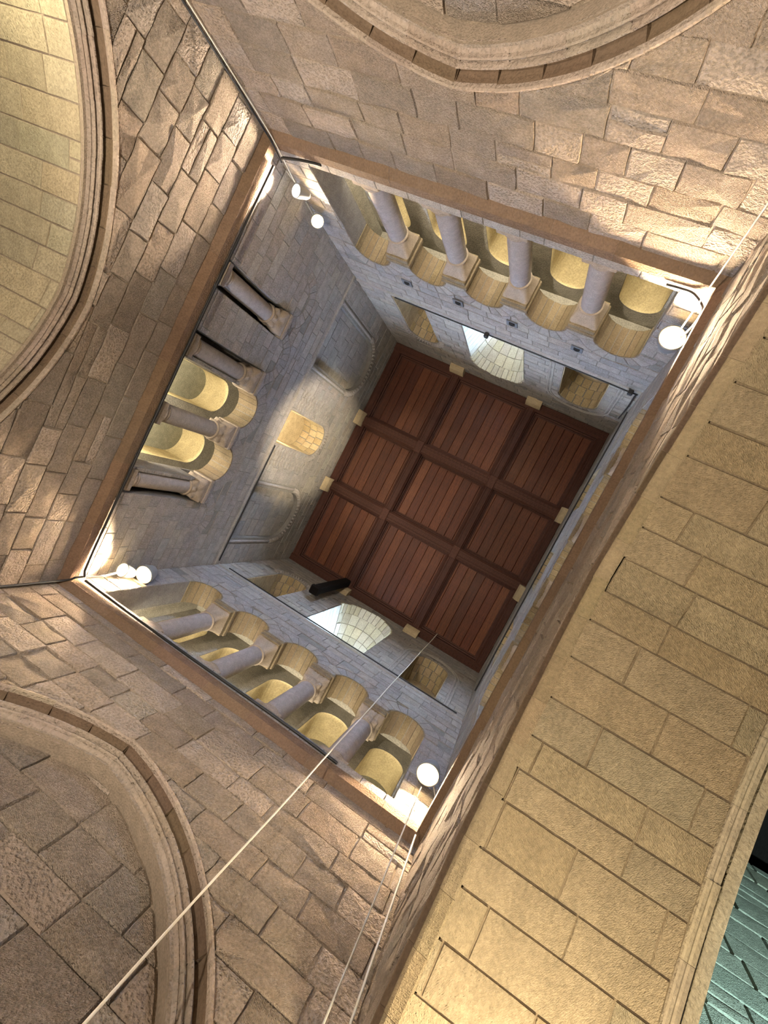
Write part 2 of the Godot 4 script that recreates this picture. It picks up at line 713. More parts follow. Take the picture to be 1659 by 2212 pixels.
func materials() -> void:
	var S := 512
	var blot := grey(noise(0.008, FastNoiseLite.TYPE_SIMPLEX_SMOOTH, 3, 5, 0.6))
	var fine := grey(noise(0.05, FastNoiseLite.TYPE_SIMPLEX, 11, 4, 0.65))
	var pits := grey(noise(0.035, FastNoiseLite.TYPE_CELLULAR, 5, 2, 0.5))
	var alb := PackedByteArray()
	var hgt := PackedByteArray()
	var tool := PackedByteArray()
	var pit := PackedByteArray()
	var woodc := PackedByteArray()
	for a in [alb, hgt, tool, pit, woodc]:
		a.resize(S * S)
	for y in S:
		for x in S:
			var i := y * S + x
			var b := blot[i] / 255.0
			var f := fine[i] / 255.0
			var p := pits[i] / 255.0
			alb[i] = int(clampf(0.84 + 0.14 * (b - 0.5) + 0.22 * (f - 0.5), 0.0, 1.0) * 255.0)
			hgt[i] = int(clampf(0.45 * b + 0.55 * f - (0.12 if f < 0.30 else 0.0), 0.0, 1.0) * 255.0)
			# tool strokes run across the face: a shear of the seamless noise keeps it seamless
			var sx := (5 * x + 5 * y) % S
			var sy := ((x - y) % S + S) % S
			var k := fine[sy * S + sx] / 255.0
			var sx2 := (3 * x + 4 * y) % S
			var k2 := blot[((x - y) % S + S) % S * S + (sx2 * 2) % S] / 255.0
			tool[i] = int(clampf(0.62 * k + 0.2 * k2 + 0.25 * f, 0.0, 1.0) * 255.0)
			pit[i] = int(clampf(0.5 + 0.5 * f - (0.5 if p < 0.16 else 0.0), 0.0, 1.0) * 255.0)
			var w := fine[((y * 1) % S) * S + (x * 6) % S] / 255.0
			var w2 := blot[((y * 1) % S) * S + (x * 4) % S] / 255.0
			woodc[i] = int(clampf(0.35 + 0.5 * w + 0.35 * (w2 - 0.3), 0.0, 1.0) * 255.0)
	var ta := tex(alb)
	var th := tex(hgt, S, 7.0)
	var tt := tex(tool, S, 14.0)
	var tp := tex(pit, S, 5.0)
	var tw := tex(woodc)
	var twn := tex(woodc, S, 3.0)
	var rough := 1.5
	M.low = [
		stone_mat("worn brown limestone", Color(0.66, 0.595, 0.53), ta, th, rough, Vector3(0.8, 0.8, 0.8)),
		stone_mat("tooled brown limestone", Color(0.67, 0.60, 0.53), ta, tt, rough, Vector3(0.9, 0.9, 0.9)),
		stone_mat("tooled brown limestone, other hand", Color(0.655, 0.59, 0.52), ta, tt, rough, Vector3(-0.9, 0.9, -0.9), Vector3(0.3, 0.1, 0.2)),
	]
	M.mortar = stone_mat("lime mortar", Color(0.63, 0.565, 0.49), ta, th, 0.6, Vector3(1.2, 1.2, 1.2))
	M.up = [
		stone_mat("grey limestone", Color(0.62, 0.59, 0.56), ta, th, 0.9, Vector3(0.9, 0.9, 0.9)),
		stone_mat("grey limestone, paler", Color(0.65, 0.62, 0.58), ta, th, 0.8, Vector3(1.1, 1.1, 1.1), Vector3(0.4, 0.2, 0.6)),
	]
	M.upm = stone_mat("grey mortar", Color(0.54, 0.52, 0.49), ta, th, 0.6, Vector3(1.2, 1.2, 1.2))
	M.passage = stone_mat("grey passage stone", Color(0.66, 0.63, 0.56), ta, th, 0.8, Vector3(0.9, 0.9, 0.9))
	M.tan = stone_mat("tan sandstone", Color(0.76, 0.68, 0.54), ta, th, 0.6, Vector3(1, 1, 1))
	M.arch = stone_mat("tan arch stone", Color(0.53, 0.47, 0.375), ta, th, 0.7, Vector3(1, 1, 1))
	M.yellow = stone_mat("yellow sandstone", Color(0.80, 0.725, 0.54), ta, th, 0.35, Vector3(0.9, 0.9, 0.9))
	M.plaster = stone_mat("grey green render", Color(0.60, 0.585, 0.50), ta, th, 0.7, Vector3(1.3, 1.3, 1.3))
	M.vault = [
		stone_mat("pale ashlar", Color(0.72, 0.665, 0.56), ta, th, 0.7, Vector3(0.8, 0.8, 0.8)),
		stone_mat("pale tooled ashlar", Color(0.71, 0.655, 0.55), ta, tt, 0.5, Vector3(0.8, 0.8, 0.8)),
	]
	M.soffit = [
		stone_mat("tan tooled ashlar", Color(0.67, 0.60, 0.48), ta, tt, 0.7, Vector3(0.8, 0.8, 0.8)),
		stone_mat("tan tooled ashlar, other hand", Color(0.665, 0.595, 0.48), ta, tt, 0.6, Vector3(0.75, 0.75, -0.75), Vector3(0.2, 0.5, 0.1)),
	]
	M.vaultm = stone_mat("vault mortar", Color(0.58, 0.51, 0.41), ta, th, 0.6, Vector3(1.2, 1.2, 1.2))
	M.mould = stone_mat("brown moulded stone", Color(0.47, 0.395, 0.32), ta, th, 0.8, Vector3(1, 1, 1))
	M.ledge = stone_mat("stained ledge stone", Color(0.50, 0.41, 0.33), ta, th, 0.8, Vector3(1, 1, 1))
	M.column = stone_mat("pitted column stone", Color(0.64, 0.60, 0.57), ta, tp, 0.6, Vector3(1.6, 1.6, 1.6))
	M.carved = stone_mat("carved capital stone", Color(0.65, 0.59, 0.52), ta, th, 0.6, Vector3(1.6, 1.6, 1.6))
	M.green = [stone_mat("cool grey ashlar", Color(0.58, 0.60, 0.55), ta, tt, 0.6, Vector3(0.9, 0.9, 0.9))]
	M.white = [stone_mat("pale reveal stone", Color(0.82, 0.80, 0.72), ta, th, 0.7, Vector3(1, 1, 1))]
	M.wood = []
	for k in 4:
		var w := stone_mat("red brown board", [Color(0.56, 0.325, 0.20), Color(0.52, 0.29, 0.18), Color(0.60, 0.355, 0.215), Color(0.48, 0.27, 0.175)][k], tw, twn, 0.35, Vector3(2.2, 2.2, 0.35), Vector3(k * 0.23, k * 0.4, k * 0.31))
		w.roughness = 0.6
		w.metallic_specular = 0.4
		M.wood.append(w)
	M.beam = stone_mat("dark stained timber", Color(0.43, 0.28, 0.23), tw, twn, 0.5, Vector3(2.2, 2.2, 0.35))
	M.beamx = stone_mat("dark stained timber", Color(0.45, 0.295, 0.24), tw, twn, 0.5, Vector3(2.2, 2.2, 2.2))
	for k in ["beam", "beamx"]:
		M[k].roughness = 0.6
	M.old = stone_mat("old black timber", Color(0.13, 0.11, 0.10), tw, twn, 0.6, Vector3(2, 2, 2))
	M.black = plain("black rubber", Color(0.03, 0.03, 0.03), 0.6)
	M.whitec = plain("white cable", Color(0.78, 0.76, 0.70), 0.5)
	M.metal = plain("grey painted metal", Color(0.45, 0.45, 0.44), 0.45)
	M.rope = plain("pale rope", Color(0.80, 0.77, 0.70), 0.9)
	M.plate = plain("zinc plate", Color(0.30, 0.31, 0.32), 0.7)
	M.hole = plain("black painted hollow", Color(0.02, 0.02, 0.02), 0.9)
	M.warm = glow("warm lamp glass", Color(1.0, 0.86, 0.62), 30.0)
	M.cold = glow("white lamp glass", Color(0.95, 0.97, 1.0), 12.0)
	M.soft = glow("unseen lamp glass", Color(1.0, 0.9, 0.7), 6.0)


func plain(called: String, c: Color, r: float) -> StandardMaterial3D:
	var m := StandardMaterial3D.new()
	m.resource_name = called
	m.albedo_color = c
	m.roughness = r
	return m


func glow(called: String, c: Color, e: float) -> StandardMaterial3D:
	var m := plain(called, c, 0.4)
	m.emission_enabled = true
	m.emission = c
	m.emission_energy_multiplier = e
	return m


# ---------------------------------------------------------------- camera, sky, exposure
func view() -> void:
	var cam := Camera3D.new()
	cam.name = "camera"
	add_child(cam)
	cam.fov = 91.97
	cam.near = 0.05
	cam.far = 200.0
	cam.transform = Transform3D(Basis(Vector3(0.84847, 0.271, 0.4546), -Vector3(0.4586, 0.05229, -0.8871), -Vector3(-0.26418, 0.96116, -0.07991)).orthonormalized(), EYE)
	cam.current = true
	var we := WorldEnvironment.new()
	we.name = "environment"
	var env := Environment.new()
	var sky := Sky.new()
	var sm := ProceduralSkyMaterial.new()
	sm.sky_top_color = Color(0.58, 0.71, 0.92)
	sm.sky_horizon_color = Color(0.80, 0.88, 0.98)
	sm.ground_bottom_color = Color(0.36, 0.34, 0.30)
	sm.ground_horizon_color = Color(0.62, 0.62, 0.60)
	sm.sky_energy_multiplier = 9.5
	sm.ground_energy_multiplier = 6.0
	sky.sky_material = sm
	env.background_mode = Environment.BG_SKY
	env.sky = sky
	env.ambient_light_source = Environment.AMBIENT_SOURCE_DISABLED
	env.tonemap_mode = Environment.TONE_MAPPER_LINEAR
	env.tonemap_exposure = 1.08
	env.sdfgi_enabled = true
	env.ssao_enabled = true
	env.ssil_enabled = true
	we.environment = env
	add_child(we)


func spot(parent: Node3D, at: Vector3, to: Vector3, energy: float, angle: float, color: Color, size := 0.1, soft := 0.6) -> void:
	var l := SpotLight3D.new()
	l.name = "beam"
	parent.add_child(l, true)
	l.position = at
	var d := to.normalized()
	l.basis = Basis.looking_at(d, Vector3.UP if absf(d.y) < 0.95 else Vector3.RIGHT)
	l.light_energy = energy
	l.light_color = color
	l.spot_angle = angle
	l.spot_angle_attenuation = soft
	l.spot_range = 40.0
	l.spot_attenuation = 2.0
	l.light_size = size
	l.shadow_enabled = true


func floodlight(called: String, label: String, at: Vector3, to: Vector3, energy: float, angle: float, mat: Material, color: Color, group: String, r := 0.11, mount = null) -> Node3D:
	var t := thing(called, label, "spotlight", at, group)
	var d := to.normalized()
	var b := Basis(Quaternion(Vector3.UP, -d)) if absf(d.y) < 0.999 else (Basis() if d.y < 0 else Basis(Vector3.RIGHT, PI))
	var can := put("housing", lathe([Vector2(0.0, 0.24), Vector2(r * 0.55, 0.235), Vector2(r * 0.75, 0.2), Vector2(r, 0.08), Vector2(r * 1.06, 0.0), Vector2(r * 1.06, -0.02), Vector2(r * 0.98, -0.02), Vector2(r * 0.95, 0.01)], 24), M.metal, t)
	can.basis = b
	var lens := put("lens", lathe([Vector2(r * 0.96, 0.0), Vector2(r * 0.9, -0.02), Vector2(r * 0.6, -0.04), Vector2(0.0, -0.05)], 24), mat, t)
	lens.basis = b
	if mount != null:
		var far: Vector3 = mount - at
		put("bracket", tube([b * Vector3(0, 0.15, 0), (b * Vector3(0, 0.15, 0)).lerp(far, 0.6), far], 0.014), M.metal, t)
	spot(t, d * 0.07, d, energy, angle, color, 0.08, 0.2 if called == "corner_spotlight" else 0.6)
	return t


# ---------------------------------------------------------------- columns
func capital_mesh(sd: int, plain_one: bool) -> ArrayMesh:
	var r := RandomNumberGenerator.new()
	r.seed = sd
	var ph := r.randf_range(0, TAU)
	var st := SurfaceTool.new()
	st.begin(Mesh.PRIMITIVE_TRIANGLES)
	st.set_smooth_group(0)
	var rows := 14
	var segs := 48
	var P := func(k: int, s: int) -> Vector3:
		var h := float(k) / rows
		var t := TAU * s / segs
		var e := lerpf(2.0, 9.0, clampf(h * 1.2, 0, 1))
		var rad := lerpf(0.155, 0.215, pow(h, 1.7))
		var sq := pow(pow(absf(cos(t)), e) + pow(absf(sin(t)), e), -1.0 / e)
		var corner := pow(absf(sin(2.0 * t)), 6.0)
		if plain_one:
			rad += 0.012 * corner * h
		else:
			var leaf := 0.5 + 0.5 * cos(8.0 * t + (PI if h > 0.5 else 0.0) + ph * 0.0)
			rad += 0.04 * leaf * sin(PI * fposmod(h * 2.0, 1.0)) * (1.0 - 0.4 * h)
			rad += 0.022 * corner * smoothstep(0.6, 0.95, h)
			rad += 0.006 * sin(24.0 * t + 9.0 * h + ph)
		return Vector3(rad * sq * cos(t), h * 0.28, rad * sq * sin(t))
	for k in rows:
		for s in segs:
			var a: Vector3 = P.call(k, s)
			var b: Vector3 = P.call(k, (s + 1) % segs)
			var c: Vector3 = P.call(k + 1, (s + 1) % segs)
			var d: Vector3 = P.call(k + 1, s)
			for q in [a, b, c, a, c, d]:
				st.set_color(Color.WHITE)
				st.add_vertex(q)
	st.index()
	st.generate_normals()
	return st.commit()


func column(at: Vector3, spring: float, turn: float, deep: float, label: String, group: String, plain_one: bool, sd: int, shift := 0.0, engaged := false) -> void:
	# at: the foot, on the gallery sill; deep: how far the abacus runs through the wall
	var t := thing("gallery_column", label, "column", at, group)
	t.rotation.y = turn
	var H := spring - at.y
	var neck := H - 0.2 - 0.28
	var mb := MB.new()
	var side := 0.36 if engaged else 0.44
	box(mb, Vector3(0, 0.05, 0), Vector3(side, 0.10, side), Basis(), 0.012)
	var foot := put("plinth", mb.mesh(), M.carved, t)
	foot.rotation.y = 0.0
	var base := put("base", lathe([Vector2(0.215, 0.10), Vector2(0.225, 0.125), Vector2(0.215, 0.15), Vector2(0.185, 0.165), Vector2(0.175, 0.19), Vector2(0.19, 0.205), Vector2(0.19, 0.225), Vector2(0.165, 0.245)], 32), M.carved, t)
	if engaged:
		base.scale = Vector3(0.82, 1.0, 0.82)
	put("shaft", lathe([Vector2(0.165 if not engaged else 0.15, 0.235), Vector2(0.166 if not engaged else 0.151, 0.5), Vector2(0.162 if not engaged else 0.15, 1.0), Vector2(0.154 if not engaged else 0.148, neck - 0.03)], 36, 0.006), M.column, t)
	put("astragal", lathe([Vector2(0.150, neck - 0.04), Vector2(0.172, neck - 0.032), Vector2(0.180, neck - 0.015), Vector2(0.172, neck + 0.002), Vector2(0.150, neck + 0.01)], 32), M.carved, t)
	var cap := put("capital", capital_mesh(sd, plain_one), M.carved, t)
	cap.position.y = neck
	var ab := MB.new()
	box(ab, Vector3(0, H - 0.145, shift), Vector3(0.43, 0.11, deep), Basis(), 0.01)
	box(ab, Vector3(0, H - 0.045, shift), Vector3(0.48, 0.09, deep + 0.03), Basis(), 0.012)
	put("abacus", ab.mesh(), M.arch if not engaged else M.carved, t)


# ---------------------------------------------------------------- the tower above the ledge
func upper_wall(called: String, f: Fr, u0: float, u1: float, arches: Array, cols: Array, wins: Array, o: Dictionary) -> Node3D:
	var w := setting(called)
	var spring: float = o.spring
	var r := 0.36
	var sill := 7.76
	var region := rect(u0, LEDGE, u1, 15.3)
	var cuts := []
	var holes := []
	# arcade: every run of open bays is one opening with a round head per bay
	var runs: Array = o.runs
	for run in runs:
		var p := PackedVector2Array([Vector2(arches[run[0]] - r, sill), Vector2(arches[run[1]] + r, sill)])
		for k in range(run[1], run[0] - 1, -1):
			for i in 13:
				var t := PI * i / 12.0
				p.append(Vector2(arches[k] + r * cos(t), spring + r * sin(t)))
		p = ccw(tidy(p))
		cuts.append([p, p, -0.1, 0.46])
		holes.append(p)
		var a: float = arches[run[0]] - 0.48
		var b: float = arches[run[1]] + 0.48
		var pas := rect(a, sill, b, 10.62)
		cuts.append([pas, pas, 0.45, 0.80, M.passage])
		for k in range(run[0], run[1] + 1):
			var nich := round_arch(arches[k], 0.34, sill + 0.1, spring + 0.12)
			cuts.append([nich, nich, 0.79, o.deep + 0.01])
	for s in o.get("slots", []):
		cuts.append([s, s, -0.1, 0.40])
		holes.append(s)
	var faces := []
	for q in wins:   # [kind, centre, radius, foot, spring]
		var p := round_arch(q[1], q[2], q[3], q[4])
		holes.append(p)
		if q[0] == "open":
			var pb := round_arch(q[1] + q[5], q[2] * 0.6, q[3] + 0.35, q[4] - 0.12)
			var pc := round_arch(q[1] + q[5], q[2] * 1.5, q[3] - 0.3, q[4] + 0.4)
			cuts.append([p, pb, -0.001, 1.0])
			cuts.append([pb, pc, 0.99, 2.2])
		elif q[0] == "panel":
			cuts.append([p, p, -0.1, 0.13])
		else:
			cuts.append([p, p, -0.1, 0.66])
	core(w, f, region, 0.006, 2.0, M.upm, cuts)
	# stones round the arches and windows
	var special := []
	for k in arches.size():
		var n := 9
		var ring := ring_of(arches[k], spring, r + 0.005, r + 0.27, 0.0, PI, n, 0.03)
		if not _in_runs(k, runs):
			ring = ring_of(arches[k], spring, r - 0.02, r + 0.2, 0.05, PI - 0.05, 11, 0.02)
		special.append_array(clip_all(ring, region, holes))
	for q in wins:
		if q[0] == "open":
			special.append_array(clip_all(ring_of(q[1], q[4], q[2] + 0.004, q[2] + 0.20, 0.0, PI, 17, 0.02), rect(u0, LEDGE, u1, TOP + 0.25), holes))
		elif q[0] == "niche":
			special.append_array(clip_all(ring_of(q[1], q[4], q[2] + 0.004, q[2] + 0.17, 0.0, PI, 13, 0.02), rect(u0, LEDGE, u1, TOP + 0.25), holes))
	var taken := holes.duplicate()
	taken.append_array(special)
	for q in wins:
		if q[0] == "panel":
			taken.append(round_arch(q[1], q[2] + 0.16, q[3], q[4]))
	var lo: float = o.get("lo", u0)
	var hi: float = o.get("hi", u1)
	var quads := courses(lo, LEDGE, hi, o.string, Vector2(0.19, 0.27), Vector2(0.30, 0.62))
	quads.append_array(courses(lo, o.string + 0.09, hi, 15.15, Vector2(0.18, 0.26), Vector2(0.28, 0.55)))
	var visible_part := rect(lo, LEDGE, hi, 15.15)
	special.append_array(clip_all(quads, visible_part, taken))
	lay(w, "stone", special, f, M.up, {"gap": 0.006, "bevel": 0.005, "proud": 0.003, "uneven": 0.006, "rough": 0.004, "vary": 0.08})
	# soffit stones of the open bays, and the smooth yellow niches behind the passage
	for run in runs:
		for k in range(run[0], run[1] + 1):
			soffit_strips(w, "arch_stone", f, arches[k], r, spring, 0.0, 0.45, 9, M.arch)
			var nich := round_arch(arches[k], 0.34, sill + 0.1, spring + 0.12)
			lining(w, "niche_lining", f, nich, nich, 0.80, o.deep, M.yellow, 1, false)
			lining(w, "niche_back", f, nich, nich, o.deep - 0.01, o.deep, M.plaster, 99, true)
	for q in wins:
		if q[0] == "niche":
			var p := round_arch(q[1], q[2], q[3], q[4])
			window_skin(w, f, q)
			var trim: String = o.get("round", {}).get(q[1], "")
			if trim == "teeth":
				teeth(w, f, q[1], q[4], q[2] + 0.02, q[2] + 0.19, 20)
			elif trim == "chevron":
				chevrons(w, f, q)
				teeth(w, f, q[1], q[4], q[2] + 0.02, q[2] + 0.17, 18)
			elif trim == "rolls":
				for k in [0.20, 0.27]:
					var path := []
					path.append(f.p(q[1] - q[2] - k, q[3] + 0.02, 0.0))
					for i in 15:
						var t := PI * (1.0 - i / 14.0)
						path.append(f.p(q[1] + (q[2] + k) * cos(t), q[4] + (q[2] + k) * sin(t), 0.0))
					path.append(f.p(q[1] + q[2] + k, q[3] + 0.02, 0.0))
					put("roll_moulding", tube(path, 0.026, 8), M.up[1], w)
			lining(w, "niche_back", f, p, p, 0.64, 0.655, M.tan, 99, true)
		elif q[0] == "panel":
			# thin shafts beside the sunk panel and a carved band over it
			for s in [-1.0, 1.0]:
				var sh := tube([f.p(q[1] + s * (q[2] + 0.09), q[3] - 0.02, 0.02), f.p(q[1] + s * (q[2] + 0.09), q[4], 0.02)], 0.04, 12)
				put("thin_shaft", sh, M.up[0], w)
			teeth(w, f, q[1], q[4], q[2] + 0.015, q[2] + 0.16, 22)
			var deep := Fr.new(f.o + f.d * 0.11, f.u, f.d)
			lay(w, "panel_stone", clip_all(courses(q[1] - q[2], q[3], q[1] + q[2], q[4] + q[2], Vector2(0.22, 0.34), Vector2(0.35, 0.7)), round_arch(q[1], q[2] - 0.004, q[3], q[4]), []), deep, M.up, {"gap": 0.005, "bevel": 0.004, "proud": 0.003, "uneven": 0.003, "rough": 0.003, "vary": 0.05})
		else:
			splay_skin(w, f, q)
	# string course below the windows
	straight_moulding(w, "string_course", f, [Vector2(0.02, 0.0), Vector2(-0.015, 0.03), Vector2(-0.022, 0.05), Vector2(-0.022, 0.085), Vector2(0.0, 0.1), Vector2(0.02, 0.1)], lo, hi, 0.8, M.up[1], o.string)
	# corbels under the beams
	for c in o.corbels:
		var mb := MB.new()
		var pr := [Vector2(0.05, 0.0), Vector2(-0.06, 0.02), Vector2(-0.13, 0.10), Vector2(-0.17, 0.24), Vector2(-0.17, 0.40), Vector2(0.05, 0.40)]
		var a := []
		var b := []
		for q in pr:
			a.append(f.p(c - 0.2, TOP - 0.27 + q.y, q.x))
			b.append(f.p(c + 0.2, TOP - 0.27 + q.y, q.x))
		sweep(mb, [a, b], func(_i: int, k: int) -> Vector3:
			var d: Vector2 = pr[k + 1] - pr[k]
			return f.p(0, d.x, -d.y) - f.p(0, 0, 0))
		for k in range(1, pr.size() - 1):
			mb.t(a[0], a[k], a[k + 1], a[0] - b[0])
			mb.t(b[0], b[k], b[k + 1], b[0] - a[0])
		put("corbel", mb.mesh(), M.tan, w)
	return w


func slot(z: float, a: float, b: float) -> PackedVector2Array:
	# the recess in which an engaged column stands, wider round its capital
	return PackedVector2Array([Vector2(z - a, 7.76), Vector2(z + b, 7.76), Vector2(z + b, 9.2), Vector2(z + 0.245, 9.3), Vector2(z + 0.245, 9.715), Vector2(z - 0.245, 9.715), Vector2(z - 0.245, 9.3), Vector2(z - a, 9.2)])


func _in_runs(k: int, runs: Array) -> bool:
	for r in runs:
		if k >= r[0] and k <= r[1]:
			return true
	return false


func teeth(w: Node, f, cx: float, cy: float, r0: float, r1: float, n: int) -> void:
	# a band of carved points round an arch
	for i in n:
		var a := PI * i / n
		var b := PI * (i + 1) / n
		var m := (a + b) * 0.5
		var mb := MB.new()
		mb.tint = Color(1, 1, 1) * rng.randf_range(0.85, 1.05)
		var A: Vector3 = f.p(cx + r0 * cos(a), cy + r0 * sin(a), 0.02)
		var B: Vector3 = f.p(cx + r0 * cos(b), cy + r0 * sin(b), 0.02)
		var C: Vector3 = f.p(cx + r1 * cos(b), cy + r1 * sin(b), 0.02)
		var D: Vector3 = f.p(cx + r1 * cos(a), cy + r1 * sin(a), 0.02)
		var E: Vector3 = f.p(cx + (r0 + 0.3 * (r1 - r0)) * cos(m), cy + (r0 + 0.3 * (r1 - r0)) * sin(m), -0.055)
		var F: Vector3 = f.p(cx + (r0 + 0.85 * (r1 - r0)) * cos(m), cy + (r0 + 0.85 * (r1 - r0)) * sin(m), -0.03)
		var out: Vector3 = f.p(cx, cy, -1.0) - f.p(cx, cy, 0.0)
		mb.t(A, B, E, out)
		mb.q(B, C, F, E, out)
		mb.t(C, D, F, out)
		mb.q(D, A, E, F, out)
		put("carved_point", mb.mesh(), M.up[0], w)


func chevrons(w: Node, f, q: Array) -> void:
	# zigzag brickwork on both sides of a window
	for side in [-1.0, 1.0]:
		for col in 4:
			for row in 13:
				var u: float = q[1] + side * (q[2] + 0.10 + col * 0.115)
				var y: float = q[3] + 0.2 + row * 0.135
				if y > q[4] + 0.35 - col * 0.12:
					continue
				var a: float = (0.62 if col % 2 else -0.62) * side
				var mb := MB.new()
				mb.tint = Color(1, 1, 1) * rng.randf_range(0.85, 1.08)
				var p := []
				for e in [Vector2(-0.062, -0.028), Vector2(0.062, -0.028), Vector2(0.062, 0.028), Vector2(-0.062, 0.028)]:
					var v: Vector2 = e.rotated(a)
					p.append(v)
				var out: Vector3 = f.p(0, 0, -1) - f.p(0, 0, 0)
				var top := []
				var low := []
				for v in p:
					top.append(f.p(u + v.x * 0.88, y + v.y * 0.8, -0.022))
					low.append(f.p(u + v.x, y + v.y, 0.012))
				mb.q(top[0], top[1], top[2], top[3], out)
				for i in 4:
					var j := (i + 1) % 4
					mb.q(low[i], low[j], top[j], top[i], f.p(p[i].x + p[j].x, p[i].y + p[j].y, -0.02) - f.p(0, 0, 0))
				put("chevron_brick", mb.mesh(), M.up[1], w)


func window_skin(w: Node, f, q: Array) -> void:
	# rough yellow stones lining a blind window
	var r: float = q[2]
	for row in 3:
		var da := 0.02 + row * 0.21
		var n := 7
		for i in n:
			var t0 := PI * i / n + 0.03
			var t1 := PI * (i + 1) / n - 0.03
			if row % 2:
				t0 += 0.1
				t1 = minf(t1 + 0.1, PI)
			var mb := MB.new()
			var v := rng.randf_range(0.8, 1.15)
			mb.tint = Color(v, v * rng.randf_range(0.95, 1.0), v * rng.randf_range(0.85, 1.0))
			var g := func(t: float, d: float, k: float) -> Vector3:
				return f.p(q[1] + (r - k) * cos(t), q[4] + (r - k) * sin(t), d)
			var k0 := 0.008 + rng.randf_range(0.0, 0.012)
			var m := (t0 + t1) * 0.5
			var A: Vector3 = g.call(t0, da, k0)
			var B: Vector3 = g.call(m, da, k0 + 0.008)
			var C: Vector3 = g.call(t1, da, k0)
			var A2: Vector3 = g.call(t0, da + 0.20, k0)
			var B2: Vector3 = g.call(m, da + 0.20, k0 + rng.randf_range(-0.004, 0.01))
			var C2: Vector3 = g.call(t1, da + 0.20, k0)
			var down: Vector3 = f.p(q[1], q[4], da) - B
			mb.q(A, B, B2, A2, down)
			mb.q(B, C, C2, B2, down)
			for e in [[A, A2, t0], [C, C2, t1]]:
				var X: Vector3 = g.call(e[2], da, -0.02)
				var X2: Vector3 = g.call(e[2], da + 0.2, -0.02)
				mb.q(e[0], e[1], X2, X, e[0] - B)
			for e in [[A, B, C, da, -1.0], [A2, B2, C2, da + 0.2, 1.0]]:
				var dd: Vector3 = (f.p(0, 0, 1) - f.p(0, 0, 0)) * e[4]
				mb.q(e[0], e[1], g.call(m, e[3], -0.02), g.call(t0, e[3], -0.02), dd)
				mb.q(e[1], e[2], g.call(t1, e[3], -0.02), g.call(m, e[3], -0.02), dd)
			put("lining_stone", mb.mesh(), M.tan, w)
	for s in [-1.0, 1.0]:   # jamb blocks
		var y: float = q[3]
		while y < q[4] - 0.05:
			var h := minf(rng.randf_range(0.22, 0.3), q[4] - y)
			var mb := MB.new()
			var v := rng.randf_range(0.85, 1.1)
			mb.tint = Color(v, v * 0.98, v * 0.95)
			var k := 0.008 + rng.randf_range(0.0, 0.01)
			var out: Vector3 = f.p(-s, 0, 0) - f.p(0, 0, 0)
			var x: float = q[1] + s * (r - k)
			var xo: float = q[1] + s * (r + 0.02)
			var pts := [f.p(x, y + 0.006, 0.01), f.p(x, y + h - 0.006, 0.01), f.p(x, y + h - 0.006, 0.65), f.p(x, y + 0.006, 0.65)]
			var pto := [f.p(xo, y + 0.006, 0.01), f.p(xo, y + h - 0.006, 0.01), f.p(xo, y + h - 0.006, 0.65), f.p(xo, y + 0.006, 0.65)]
			mb.q(pts[0], pts[1], pts[2], pts[3], out)
			mb.q(pts[0], pts[3], pto[3], pto[0], Vector3.DOWN)
			mb.q(pts[1], pts[2], pto[2], pto[1], Vector3.UP)
			mb.q(pts[0], pts[1], pto[1], pto[0], f.p(0, 0, -1) - f.p(0, 0, 0))
			put("lining_stone", mb.mesh(), M.tan, w)
			y += h


